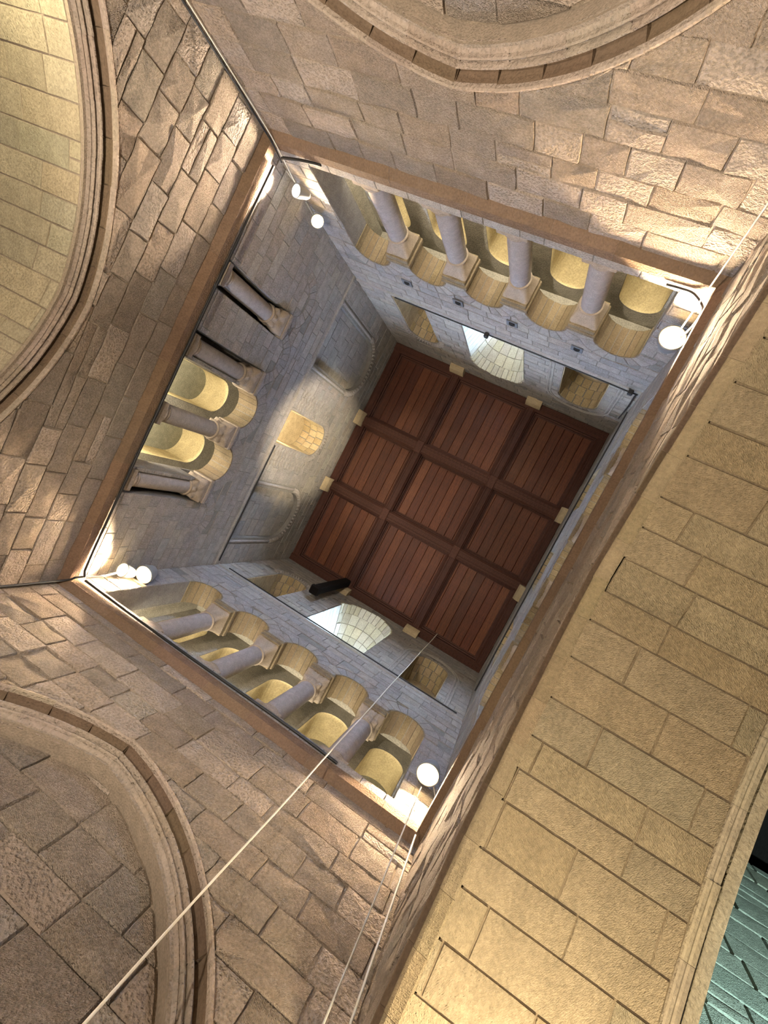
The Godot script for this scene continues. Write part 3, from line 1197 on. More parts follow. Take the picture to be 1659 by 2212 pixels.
func splay_skin(w: Node, f, q: Array) -> void:
	# the pale stones of an open window's splayed reveal
	var cxa: float = q[1]
	var cxb: float = q[1] + q[5]
	var ra: float = q[2]
	var rb: float = q[2] * 0.6
	var ya: float = q[4]
	var yb: float = q[4] - 0.12
	var P := func(t: float, d: float, k: float) -> Vector3:
		var h := d / 1.0
		var r := lerpf(ra, rb, h) - k
		return f.p(lerpf(cxa, cxb, h) + r * cos(t), lerpf(ya, yb, h) + r * sin(t), d)
	var rows := 4
	for row in rows:
		var n := 15 if row == 0 else 8
		var da := 0.0 if row == 0 else 0.22 + (row - 1) * 0.26
		var db := 0.215 if row == 0 else da + 0.25
		for i in n:
			var t0 := PI * i / n + 0.012
			var t1 := PI * (i + 1) / n - 0.012
			var mb := MB.new()
			var v := rng.randf_range(0.82, 1.1)
			mb.tint = Color(v, v * rng.randf_range(0.97, 1.0), v * rng.randf_range(0.86, 1.0))
			var k := 0.012 + rng.randf_range(0.0, 0.014)
			var pr := rng.randf_range(-0.03, 0.0) if row == 0 else 0.0
			var m := (t0 + t1) * 0.5
			var A: Vector3 = P.call(t0, da + pr, k)
			var B: Vector3 = P.call(m, da + pr, k + 0.01)
			var C: Vector3 = P.call(t1, da + pr, k)
			var A2: Vector3 = P.call(t0, db, k)
			var B2: Vector3 = P.call(m, db, k + 0.006)
			var C2: Vector3 = P.call(t1, db, k)
			var down: Vector3 = f.p(cxa, ya, da) - B
			mb.q(A, B, B2, A2, down)
			mb.q(B, C, C2, B2, down)
			mb.q(A, A2, P.call(t0, db, -0.02), P.call(t0, da + pr, -0.02), A - B)
			mb.q(C, C2, P.call(t1, db, -0.02), P.call(t1, da + pr, -0.02), C - B)
			var back: Vector3 = f.p(0, 0, -1) - f.p(0, 0, 0)
			mb.q(A, B, P.call(m, da + pr, -0.02), P.call(t0, da + pr, -0.02), back)
			mb.q(B, C, P.call(t1, da + pr, -0.02), P.call(m, da + pr, -0.02), back)
			put("reveal_stone", mb.mesh(), M.white[0], w)
	for s in [-1.0, 1.0]:
		var y: float = q[3]
		while y < ya - 0.04:
			var h := minf(rng.randf_range(0.2, 0.3), ya - y)
			for part in 2:
				var d0 := 0.005 + 0.5 * part
				var d1 := 0.495 + 0.5 * part
				var mb := MB.new()
				mb.tint = Color(1, 1, 1) * rng.randf_range(0.88, 1.06)
				var J := func(yy: float, d: float, k: float) -> Vector3:
					return f.p(lerpf(cxa + s * ra, cxb + s * rb, d) - s * k, yy - 0.12 * d * ((yy - q[3]) / (ya - q[3])), d)
				mb.q(J.call(y + 0.006, d0, 0.012), J.call(y + h - 0.006, d0, 0.012), J.call(y + h - 0.006, d1, 0.012), J.call(y + 0.006, d1, 0.012), f.p(-s, 0, -0.3) - f.p(0, 0, 0))
				mb.q(J.call(y + 0.006, d0, 0.012), J.call(y + 0.006, d1, 0.012), J.call(y + 0.006, d1, -0.02), J.call(y + 0.006, d0, -0.02), Vector3.DOWN)
				mb.q(J.call(y + h - 0.006, d0, 0.012), J.call(y + h - 0.006, d1, 0.012), J.call(y + h - 0.006, d1, -0.02), J.call(y + h - 0.006, d0, -0.02), Vector3.UP)
				put("reveal_stone", mb.mesh(), M.white[0], w)
			y += h


# ---------------------------------------------------------------- the arched walls below the ledge
const FILLET := [Vector2(0.0, 0.02), Vector2(0.0, -0.028), Vector2(0.02, -0.034), Vector2(0.032, -0.02), Vector2(0.036, 0.02)]
const HOLLOW := [Vector2(0.034, 0.015), Vector2(0.042, 0.07), Vector2(0.058, 0.115), Vector2(0.08, 0.13), Vector2(0.095, 0.12), Vector2(0.098, 0.10)]
const RING := [Vector2(0.096, 0.125), Vector2(0.098, 0.085), Vector2(0.108, 0.072), Vector2(0.122, 0.076), Vector2(0.13, 0.095), Vector2(0.134, 0.125), Vector2(0.142, 0.13), Vector2(0.15, 0.112), Vector2(0.162, 0.106), Vector2(0.174, 0.116), Vector2(0.18, 0.14), Vector2(0.186, 0.142), Vector2(0.19, 0.135), Vector2(0.25, 0.185), Vector2(0.25, 0.2)]


func lower_wall(called: String, f: Fr, u0: float, u1: float, thick: float, arch: Array, through: float, lo: float, hi: float, o: Dictionary) -> Node3D:
	# arch: [centre, apex, radius, centre offset]
	var w := setting(called)
	var outer := pointed(arch[0], arch[1], arch[2], arch[3], 0.0, -0.1, lo, hi)
	var inner := pointed(arch[0], arch[1], arch[2], arch[3], 0.25, -0.1, lo + 0.2, hi - 0.2)
	core(w, f, rect(u0, 0.0, u1, LEDGE), 0.005, thick, M.mortar, [[outer, outer, -0.1, 0.16], [inner, inner, 0.1, through]])
	arch_moulding(w, f, arch[0], arch[1], arch[2], arch[3], FILLET, lo, hi, 0.42, M.low[0], "fillet_stone")
	arch_moulding(w, f, arch[0], arch[1], arch[2], arch[3], HOLLOW, lo, hi, 0.42, M.mould)
	arch_moulding(w, f, arch[0], arch[1], arch[2], arch[3], RING, lo, hi, 0.5, M.low[0], "ring_stone")
	var face := rect(o.lo, 2.6, o.hi, LEDGE - 0.275)
	var quads := courses(o.lo, 2.6, o.hi, LEDGE - 0.275, o.h, o.l)
	lay(w, "stone", clip_all(quads, face, [outer]), f, M.low, {"gap": 0.008, "bevel": 0.009, "proud": 0.008, "uneven": 0.013, "rough": 0.015, "vary": 0.11})
	return w


func _ready() -> void:
	rng.seed = 20
	view()
	materials()
	build_lower()
	build_upper()
	build_ledge()
	build_ceiling()
	build_columns()
	build_lamps()
	build_small()


func build_lower() -> void:
	var fs := Fr.new(Vector3(0, 0, LS), Vector3(1, 0, 0), Vector3(0, 0, 1))
	var fn := Fr.new(Vector3(0, 0, LN), Vector3(1, 0, 0), Vector3(0, 0, -1))
	var fw := Fr.new(Vector3(LW, 0, 0), Vector3(0, 0, 1), Vector3(-1, 0, 0))
	var fe := Fr.new(Vector3(LE, 0, 0), Vector3(0, 0, 1), Vector3(1, 0, 0))
	# south and north: shallow blind arches with a wall inside
	var aS := [-2.42, 5.90, 3.1, 0.42]
	var aN := [-2.46, 5.93, 3.1, 0.42]
	var s := lower_wall("wall_south", fs, LW - 1.5, LE + 1.5, 1.2, aS, 0.34, LW + 0.25, LE - 0.25, {"lo": LW, "hi": LE, "h": Vector2(0.26, 0.36), "l": Vector2(0.42, 0.8)})
	var n := lower_wall("wall_north", fn, LW - 1.5, LE + 1.5, 1.2, aN, 0.36, LW + 0.25, LE - 0.25, {"lo": LW, "hi": LE, "h": Vector2(0.28, 0.38), "l": Vector2(0.45, 0.85)})
	for k in [[s, fs, aS, 0.34, Vector2(0.24, 0.34), Vector2(0.45, 0.75)], [n, fn, aN, 0.36, Vector2(0.26, 0.48), Vector2(0.4, 0.95)]]:
		var a: Array = k[2]
		var back := Fr.new(k[1].o + k[1].d * (k[3] - 0.02), k[1].u, k[1].d)
		var inner := pointed(a[0], a[1], a[2], a[3], 0.27, 2.6, LW + 0.45, LE - 0.45)
		var quads := courses(LW + 0.4, 2.6, LE - 0.4, 6.0, k[4], k[5])
		lay(k[0], "infill_stone", clip_all(quads, inner, []), back, M.low, {"gap": 0.012, "bevel": 0.012, "proud": 0.006, "uneven": 0.014, "rough": 0.014})
	# west: an arch that opens into a barrel vault
	var aW := [0.1, 6.08, 4.0, 0.2]
	var w := lower_wall("wall_west", fw, LN - 0.05, LS + 0.05, 4.0, aW, 4.3, LN + 0.3, LS - 0.3, {"lo": LN, "hi": LS, "h": Vector2(0.26, 0.36), "l": Vector2(0.38, 0.75)})
	var vw := Vault.new(Vector3(LW, 0, aW[0]), Vector3(-1, 0, 0), Vector3(0, 0, 1), aW[1] - 0.25, aW[2] - 0.25, aW[3])
	var strip := rect(0.2, -3.6, 2.6, 3.6)
	lay(w, "vault_stone", clip_all(courses(0.2, -3.6, 2.6, 3.6, Vector2(0.27, 0.34), Vector2(0.5, 0.95)), strip, []), vw, M.vault, {"gap": 0.007, "bevel": 0.007, "proud": 0.006, "uneven": 0.008, "rough": 0.005, "vary": 0.07})
	var endw := setting("wall_nave_end")
	var mb := MB.new()
	box(mb, Vector3(LW - 4.6, 4.0, -0.15), Vector3(0.8, 8.0, 9.0), Basis(), 0.0)
	put("masonry", mb.mesh(), M.mortar, endw)
	# east: a deep arch, its soffit close above the eye
	var aE := [0.0, 6.0, 7.2, 1.0]
	var e := setting("wall_east")
	var lo := LN + 0.12
	var hi := LS - 0.12
	var outer := pointed(aE[0], aE[1], aE[2], aE[3], 0.0, -0.1, lo, hi)
	var inner := pointed(aE[0], aE[1], aE[2], aE[3], 0.192, -0.1, lo + 0.1, hi - 0.1)
	core(e, fe, rect(LN - 0.05, 0, LS + 0.05, LEDGE), 0.006, 1.52, M.vaultm, [[outer, outer, -0.1, 0.13], [inner, inner, 0.1, 1.6]])
	var em := []
	for q in FILLET + HOLLOW:
		em.append(Vector2(q.x * 0.7, q.y * 0.5))
	arch_moulding(e, fe, aE[0], aE[1], aE[2], aE[3], em, lo, hi, 0.36, M.mould)
	arch_moulding(e, fe, aE[0], aE[1], aE[2], aE[3], [Vector2(0.077, 0.065), Vector2(0.08, 0.03), Vector2(0.10, 0.012), Vector2(0.13, 0.012), Vector2(0.155, 0.03), Vector2(0.18, 0.07), Vector2(0.205, 0.10), Vector2(0.205, 0.115)], lo, hi, 0.36, M.soffit[0], "roll_stone")
	# the far roll of the soffit
	arch_moulding(e, fe, aE[0], aE[1], aE[2], aE[3], [Vector2(0.195, 1.435), Vector2(0.220, 1.438), Vector2(0.228, 1.45), Vector2(0.228, 1.47), Vector2(0.222, 1.48), Vector2(0.228, 1.495), Vector2(0.225, 1.525), Vector2(0.195, 1.53)], lo, hi, 0.5, M.vault[0], "moulding_stone", true)
	var face := rect(LN, 2.6, LS, LEDGE - 0.275)
	lay(e, "stone", clip_all(courses(LN, 2.6, LS, LEDGE - 0.275, Vector2(0.26, 0.36), Vector2(0.4, 0.8)), face, [outer]), fe, M.low, {"gap": 0.008, "bevel": 0.009, "proud": 0.008, "uneven": 0.013, "rough": 0.015, "vary": 0.11})
	var ve := Vault.new(Vector3(LE, 0, aE[0]), Vector3(1, 0, 0), Vector3(0, 0, 1), aE[1] - 0.2, aE[2] - 0.2, aE[3])
	var se := rect(0.105, -3.5, 1.435, 3.5)
	lay(e, "soffit_stone", clip_all(courses(0.105, -3.5, 1.435, 3.5, Vector2(0.24, 0.34), Vector2(0.5, 1.0)), se, []), ve, M.soffit, {"gap": 0.005, "bevel": 0.006, "proud": 0.003, "uneven": 0.006, "rough": 0.005, "vary": 0.07})
	# beyond it: a second arch rib and the chancel
	var c := setting("wall_chancel")
	var fc := Fr.new(Vector3(2.155, 0, 0), Vector3(0, 0, 1), Vector3(1, 0, 0))
	var rib := pointed(aE[0], aE[1] - 0.19, aE[2] - 0.2, aE[3], 0.0, -0.1, lo + 0.1, hi - 0.1)
	core(c, fc, rect(-4.2, 0, 4.0, 7.4), 0.0, 0.085, M.vault[0], [[rib, rib, -0.1, 0.4]], "rib")
	var fg := Fr.new(Vector3(0, 0, -2.6), Vector3(1, 0, 0), Vector3(0, 0, -1))
	core(c, fg, rect(2.3, 0, 8.0, 9.9), 0.012, 0.7, M.upm, [], "side_core")
	lay(c, "stone", clip_all(courses(2.45, 3.6, 7.0, 9.9, Vector2(0.28, 0.4), Vector2(0.4, 0.9)), rect(2.45, 3.6, 7.0, 9.9), []), fg, M.green, {"gap": 0.014, "bevel": 0.012, "proud": 0.01, "uneven": 0.012, "rough": 0.008})
	mb = MB.new()
	box(mb, Vector3(5.2, 5.0, 3.1), Vector3(6.0, 14.0, 0.8))
	put("masonry", mb.mesh(), M.mortar, c)
	mb = MB.new()
	box(mb, Vector3(7.6, 5.0, 0.0), Vector3(0.8, 14.0, 7.0))
	put("masonry", mb.mesh(), M.mortar, c)
	mb = MB.new()
	box(mb, Vector3(5.0, 11.8, -0.2), Vector3(6.0, 0.4, 8.0))
	put("dark_void_sheet", mb.mesh(), M.old, c)  # black sheet whose colour stands in for the dark height over the chancel
	mb = MB.new()
	box(mb, Vector3(5.2, 10.4, -3.6), Vector3(6.2, 3.4, 0.5))
	put("dark_void_sheet", mb.mesh(), M.old, c)  # same black sheet behind the wall top, for the dark above it
	mb = MB.new()   # closes the gap above the rib, behind the tower
	box(mb, Vector3(2.40, 9.4, 0.0), Vector3(0.34, 4.4, 8.0))
	put("masonry", mb.mesh(), M.mortar, c)
	var fl := setting("floor")
	mb = MB.new()
	box(mb, Vector3(-1.0, -0.2, 0), Vector3(20, 0.4, 14), Basis(), 0.0)
	put("paving", mb.mesh(), M.low[0], fl)


func build_upper() -> void:
	var fs := Fr.new(Vector3(0, 0, US), Vector3(1, 0, 0), Vector3(0, 0, 1))
	var fn := Fr.new(Vector3(0, 0, UN), Vector3(1, 0, 0), Vector3(0, 0, -1))
	var fw := Fr.new(Vector3(UW, 0, 0), Vector3(0, 0, 1), Vector3(-1, 0, 0))
	var fe := Fr.new(Vector3(UE, 0, 0), Vector3(0, 0, 1), Vector3(1, 0, 0))
	upper_wall("wall_upper_south", fs, UW - 2.0, UE + 2.0, [-4.62, -3.50, -2.42, -1.31, -0.15], [], [
		["niche", -4.33, 0.40, 11.42, 13.17], ["open", -2.38, 0.69, 11.42, 13.33, 0.0], ["niche", -0.40, 0.45, 11.46, 13.22]],
		{"deep": 1.6, "spring": 9.76, "runs": [[0, 4]], "string": 11.25, "lo": UW, "hi": UE, "corbels": [-3.58, -1.37], "round": {-4.33: "teeth", -0.40: "rolls"}})
	upper_wall("wall_upper_north", fn, UW - 2.0, UE + 2.0, [-4.68, -3.55, -2.44, -1.36, -0.25], [], [
		["niche", -4.47, 0.42, 11.45, 13.05], ["open", -2.46, 0.74, 11.42, 13.66, -0.05], ["niche", -0.45, 0.42, 11.44, 13.26]],
		{"deep": 1.36, "spring": 9.76, "runs": [[0, 4]], "string": 11.28, "lo": UW, "hi": UE, "corbels": [-3.62, -1.41], "round": {-4.47: "teeth", -0.45: "rolls"}})
	var slots := [slot(1.47, 0.24, 0.21), slot(0.32, 0.14, 0.24), slot(-1.93, 0.23, 0.14)]
	upper_wall("wall_upper_west", fw, UN - 0.04, US + 0.04, [-2.5, -1.36, -0.24, 0.9, 2.05], [], [
		["panel", 1.97, 0.66, 11.26, 13.25], ["niche", -0.19, 0.40, 11.2, 12.95], ["panel", -2.3, 0.65, 11.26, 13.1]],
		{"deep": 1.4, "spring": 9.72, "runs": [[1, 2]], "string": 11.12, "lo": UN, "hi": US, "corbels": [0.93, -1.16], "slots": slots, "round": {-0.19: "chevron"}})
	upper_wall("wall_upper_east", fe, UN - 0.04, US + 0.04, [-2.3, -1.16, -0.04, 1.09, 2.2], [], [
		["niche", -2.08, 0.45, 11.4, 13.0], ["niche", -0.40, 0.43, 11.4, 13.0], ["niche", 1.45, 0.45, 11.4, 13.0]],
		{"deep": 1.4, "spring": 9.76, "runs": [[0, 4]], "string": 11.2, "lo": UN, "hi": US, "corbels": [0.95, -1.26]})


func build_ledge() -> void:
	var prof := [Vector2(0.03, 0.0), Vector2(0.0, 0.0), Vector2(-0.02, 0.02), Vector2(-0.075, 0.10), Vector2(-0.09, 0.12), Vector2(-0.09, 0.26), Vector2(-0.08, 0.28), Vector2(0.03, 0.28)]
	var names := ["trim_1", "trim_2", "trim_3", "trim_4"]
	var frs := [Fr.new(Vector3(0, 0, LS), Vector3(1, 0, 0), Vector3(0, 0, 1)), Fr.new(Vector3(0, 0, LN), Vector3(1, 0, 0), Vector3(0, 0, -1)), Fr.new(Vector3(LW, 0, 0), Vector3(0, 0, 1), Vector3(-1, 0, 0)), Fr.new(Vector3(LE, 0, 0), Vector3(0, 0, 1), Vector3(1, 0, 0))]
	for k in 4:
		var t := setting(names[k], ["moulded reddish stone ledge below the upper right arcade", "moulded brown stone ledge below the lower left arcade", "moulded orange brown stone ledge along the left wall", "moulded brown stone ledge along the right wall"][k])
		var a := LW if k < 2 else LN
		var b := LE if k < 2 else LS
		straight_moulding(t, "ledge_stone", frs[k], prof, a, b, 0.9, M.ledge, LEDGE - 0.28)


func build_ceiling() -> void:
	var c := setting("ceiling")
	var mb := MB.new()
	box(mb, Vector3((UW + UE) * 0.5, 15.45, (US + UN) * 0.5), Vector3(10.4, 0.4, 11.2))
	put("roof_deck", mb.mesh(), M.beam, c)
	var bx := [-3.58, -1.39]
	var bz := [0.94, -1.13]
	var xs := [UW, bx[0], bx[1], UE]
	var zs := [US, bz[0], bz[1], UN]
	# boards run from north to south in nine fields
	for i in 3:
		for j in 3:
			var a: float = xs[i]
			var b: float = xs[i + 1]
			var n := 8 if i != 1 else 9
			for k in n:
				var x0 := lerpf(a, b, float(k) / n)
				var x1 := lerpf(a, b, float(k + 1) / n)
				var m := MB.new()
				var v := rng.randf_range(0.88, 1.12)
				m.tint = Color(v, v * rng.randf_range(0.93, 1.03), v * rng.randf_range(0.9, 1.05))
				box(m, Vector3((x0 + x1) * 0.5, TOP + 0.27 + rng.randf_range(-0.004, 0.004), (zs[j] + zs[j + 1]) * 0.5), Vector3(x1 - x0 - 0.008, 0.03, absf(zs[j] - zs[j + 1])), Basis(), 0.008)
				put("board", m.mesh(), M.wood[rng.randi() % 4], c)
	# beams: two run east to west below, two north to south a little higher, wall plates all round
	for z in bz:
		beam(c, Vector3(UW, 0, z), Vector3(UE, 0, z), 0.30, TOP, TOP + 0.3, M.beamx)
	for x in bx:
		for j in 3:
			beam(c, Vector3(x, 0, zs[j] - (0.14 if j else 0.0)), Vector3(x, 0, zs[j + 1] + (0.14 if j < 2 else 0.0)), 0.27, TOP + 0.03, TOP + 0.3, M.beam)
	beam(c, Vector3(UW, 0, US - 0.10), Vector3(UE, 0, US - 0.10), 0.26, TOP + 0.02, TOP + 0.3, M.beamx)
	beam(c, Vector3(UW, 0, UN + 0.10), Vector3(UE, 0, UN + 0.10), 0.26, TOP + 0.02, TOP + 0.3, M.beamx)
	beam(c, Vector3(UW + 0.10, 0, UN), Vector3(UW + 0.10, 0, US), 0.26, TOP + 0.05, TOP + 0.3, M.beam)
	beam(c, Vector3(UE - 0.10, 0, UN), Vector3(UE - 0.10, 0, US), 0.26, TOP + 0.05, TOP + 0.3, M.beam)
	for x in bx:
		for z in bz:   # the blocks where the beams cross
			var m := MB.new()
			box(m, Vector3(x, TOP - 0.005, z), Vector3(0.20, 0.05, 0.34), Basis(), 0.012)
			put("crossing_block", m.mesh(), M.beamx, c)


func beam(parent: Node, a: Vector3, b: Vector3, w: float, y0: float, y1: float, mat: Material) -> void:
	# a timber with moulded lower edges
	var dir := (b - a).normalized()
	var side := Vector3(dir.z, 0, -dir.x)
	var h := w * 0.5
	var pr := [Vector2(-h - 0.07, y1), Vector2(-h - 0.07, y1 - 0.05), Vector2(-h - 0.035, y1 - 0.06), Vector2(-h - 0.03, y1 - 0.11), Vector2(-h, y1 - 0.12), Vector2(-h, y0 + 0.05), Vector2(-h + 0.03, y0 + 0.025), Vector2(-h + 0.05, y0), Vector2(-0.05, y0), Vector2(-0.045, y0 + 0.012), Vector2(0.045, y0 + 0.012), Vector2(0.05, y0), Vector2(h - 0.05, y0), Vector2(h - 0.03, y0 + 0.025), Vector2(h, y0 + 0.05), Vector2(h, y1 - 0.12), Vector2(h + 0.03, y1 - 0.11), Vector2(h + 0.035, y1 - 0.06), Vector2(h + 0.07, y1 - 0.05), Vector2(h + 0.07, y1)]
	var mb := MB.new()
	var v := rng.randf_range(0.85, 1.15)
	mb.tint = Color(v, v, v)
	var r0 := []
	var r1 := []
	for q in pr:
		r0.append(a + side * q.x + Vector3(0, q.y, 0))
		r1.append(b + side * q.x + Vector3(0, q.y, 0))
	sweep(mb, [r0, r1], func(_i: int, k: int) -> Vector3:
		var d: Vector2 = pr[k + 1] - pr[k]
		return side * d.y + Vector3(0, -d.x, 0))
	put("beam", mb.mesh(), mat, parent)


func build_columns() -> void:
	var word := ["nearest the left wall", "second from the left wall", "third from the left wall", "nearest the right wall"]
	var k := 0
	for x in [-4.06, -2.96, -1.87, -0.73]:
		column(Vector3(x, 7.76, US + 0.23), 9.76, 0.0, 0.50, "grey stone column of the upper right arcade, %s" % word[k], "columns of the upper right arcade", true, 10 + k)
		k += 1
	k = 0
	for x in [-4.11, -2.99, -1.90, -0.80]:
		column(Vector3(x, 7.76, UN - 0.23), 9.76, PI, 0.50, "grey stone column of the lower left arcade, %s" % word[k], "columns of the lower left arcade", k < 2, 20 + k)
		k += 1
	k = 0
	for z in [1.47, 0.32, -0.80, -1.93]:
		column(Vector3(UW - 0.12, 7.76, z), 9.71, -PI / 2, 0.44, ["short stone column with carved capital standing alone in dark slots in the left wall", "stone column half sunk at the upper edge of the two open bays in the left wall", "stone column between the two open bays in the left wall", "stone column below the two open bays, next to the bright lamp in the left wall"][k], "columns of the left wall", false, 30 + k, 0.02, true)
		k += 1
	k = 0
	for z in [-1.73, -0.60, 0.52, 1.65]:
		column(Vector3(UE + 0.23, 7.76, z), 9.76, PI / 2, 0.50, "stone column of the foreshortened arcade on the right wall, %s" % ["nearest the lower lamp", "second from the lower lamp", "third from the lower lamp", "nearest the upper lamp"][k], "columns of the right arcade", false, 40 + k)
		k += 1


func build_lamps() -> void:
	var w := Color(1.0, 0.88, 0.72)
	var soft := Color(1.0, 0.95, 0.88)
	var g := "spotlights in the tower corners"
	floodlight("corner_spotlight", "glaring round spotlight in the right-hand corner of the upper right arcade", Vector3(0.42, 8.32, 3.03), Vector3(-0.03, -1, 0.06), 60, 50, M.warm, w, g, 0.15, Vector3(0.6, 8.3, 3.27))
	floodlight("corner_spotlight", "glaring round spotlight in the lowest corner of the ledge, beside the lower left arcade", Vector3(0.36, 8.32, -3.38), Vector3(-0.03, -1, -0.05), 27, 51, M.warm, w, g, 0.15, Vector3(0.6, 8.3, -3.6))
	floodlight("corner_spotlight", "small white spotlight nearer the ledge in the upper left corner of the tower", Vector3(-5.27, 8.12, 3.08), Vector3(-0.25, -1, -0.45), 34, 34, M.cold, Color(1.0, 0.92, 0.82), g, 0.09, Vector3(-5.5, 8.0, 3.25))
	floodlight("corner_spotlight", "yellow haloed spotlight further from the ledge in the upper left corner of the tower", Vector3(-5.25, 8.85, 3.08), Vector3(0.5, -1, -0.2), 14, 45, M.warm, w, g, 0.10, Vector3(-5.5, 8.7, 3.25))
	floodlight("corner_spotlight", "bright white spotlight close to the ledge in the left corner of the tower", Vector3(-5.32, 8.27, -3.43), Vector3(-0.12, -1, 0.3), 20, 50, M.warm, w, g, 0.11, Vector3(-5.5, 8.2, -3.58))
	floodlight("corner_spotlight", "larger starred spotlight beside the smaller one in the left corner of the tower", Vector3(-5.18, 8.62, -3.46), Vector3(0.15, -1, -0.15), 34, 48, M.warm, w, g, 0.15, Vector3(-5.5, 8.5, -3.58))
	# unseen floor and pier lights below the frame, placed to light walls and vaults
	g = "unseen lights below the tower"
	floodlight("unseen_uplight", "unseen floor light of the crossing, placed to light the upper right wall", Vector3(-2.7, 0.5, -3.1), Vector3(-0.03, 1, 1.15), 76, 30, M.soft, soft, g, 0.2)
	floodlight("unseen_uplight", "unseen wide floor light in the crossing, placed to light the whole tower", Vector3(-2.6, 0.5, -0.2), Vector3(0, 1, 0), 34, 74, M.soft, soft, g, 0.2)
	floodlight("unseen_uplight", "unseen narrow floor light of the crossing, placed to light the lower left wall", Vector3(-1.6, 0.5, 2.4), Vector3(-0.15, 1, -0.66), 46, 27, M.soft, soft, g, 0.15)
	floodlight("unseen_uplight", "unseen pier light under the right arch, placed to light its soffit", Vector3(1.35, 3.3, -3.15), Vector3(-0.02, 1, 0.4), 11.5, 70, M.soft, Color(1.0, 0.93, 0.78), g, 0.15)
	floodlight("unseen_uplight", "unseen pier light under the left arch, placed to light its vault", Vector3(-6.2, 3.7, 2.68), Vector3(-0.1, 1, -0.2), 5.6, 72, M.soft, Color(1.0, 0.96, 0.80), g, 0.15)
	floodlight("unseen_uplight", "unseen cool light low in the chancel, placed to light its side wall", Vector3(4.7, 1.2, -0.7), Vector3(-0.03, 1, -0.28), 140, 30, M.cold, Color(0.84, 0.98, 0.97), g, 0.15)
	# unseen uplights on the right and left sills, placed to light the left window
	g = "unseen uplights behind the ledge"
	floodlight("unseen_ledge_light", "unseen uplight on the right wall's gallery walk, aimed at the left wall and its window", Vector3(UE + 0.22, 7.95, -0.04), Vector3(-1, 0.72, -0.03), 110, 14, M.soft, Color(1.0, 0.93, 0.80), g, 0.07)
	floodlight("unseen_sill_light", "small unseen lamp placed to light the round-headed window in the left wall from its sill", Vector3(UW - 0.30, 11.32, -0.19), Vector3(-0.2, 1, 0), 3.4, 75, M.soft, Color(1.0, 0.95, 0.82), g, 0.05)
	# unseen lamps behind the gallery sills, placed to light the niches
	var place := ["first", "second", "third", "fourth", "fifth"]
	for q in [["upper right", Vector3(0, 7.80, US + 0.70), true], ["lower left", Vector3(0, 7.80, UN - 0.70), true], ["left wall's", Vector3(UW - 0.70, 7.80, 0), false], ["right wall's", Vector3(UE + 0.70, 7.80, 0), false]]:
		var at: Array = [-4.62, -3.50, -2.42, -1.31, -0.15] if q[0] == "upper right" else [-4.68, -3.55, -2.44, -1.36, -0.25] if q[0] == "lower left" else [-0.24, -1.36] if q[0] == "left wall's" else [-2.3, -0.04, 1.09, 2.2]
		for i in at.size():
			var p: Vector3 = q[1]
			if q[2]:
				p.x = at[i]
			else:
				p.z = at[i]
			var away := Vector3(0, 0, signf(p.z)) if q[2] else Vector3(signf(p.x + 2.0), 0, 0)
			floodlight("unseen_gallery_light", "small unseen floor lamp in the %s bay of the %s gallery, behind the sill" % [place[i], q[0]], p, Vector3(0, 1, 0) + away * 0.5, 9.0 if q[0] == "left wall's" else 4.6, 62, M.soft, Color(1.0, 0.96, 0.88), "unseen lamps on the gallery walk", 0.05)


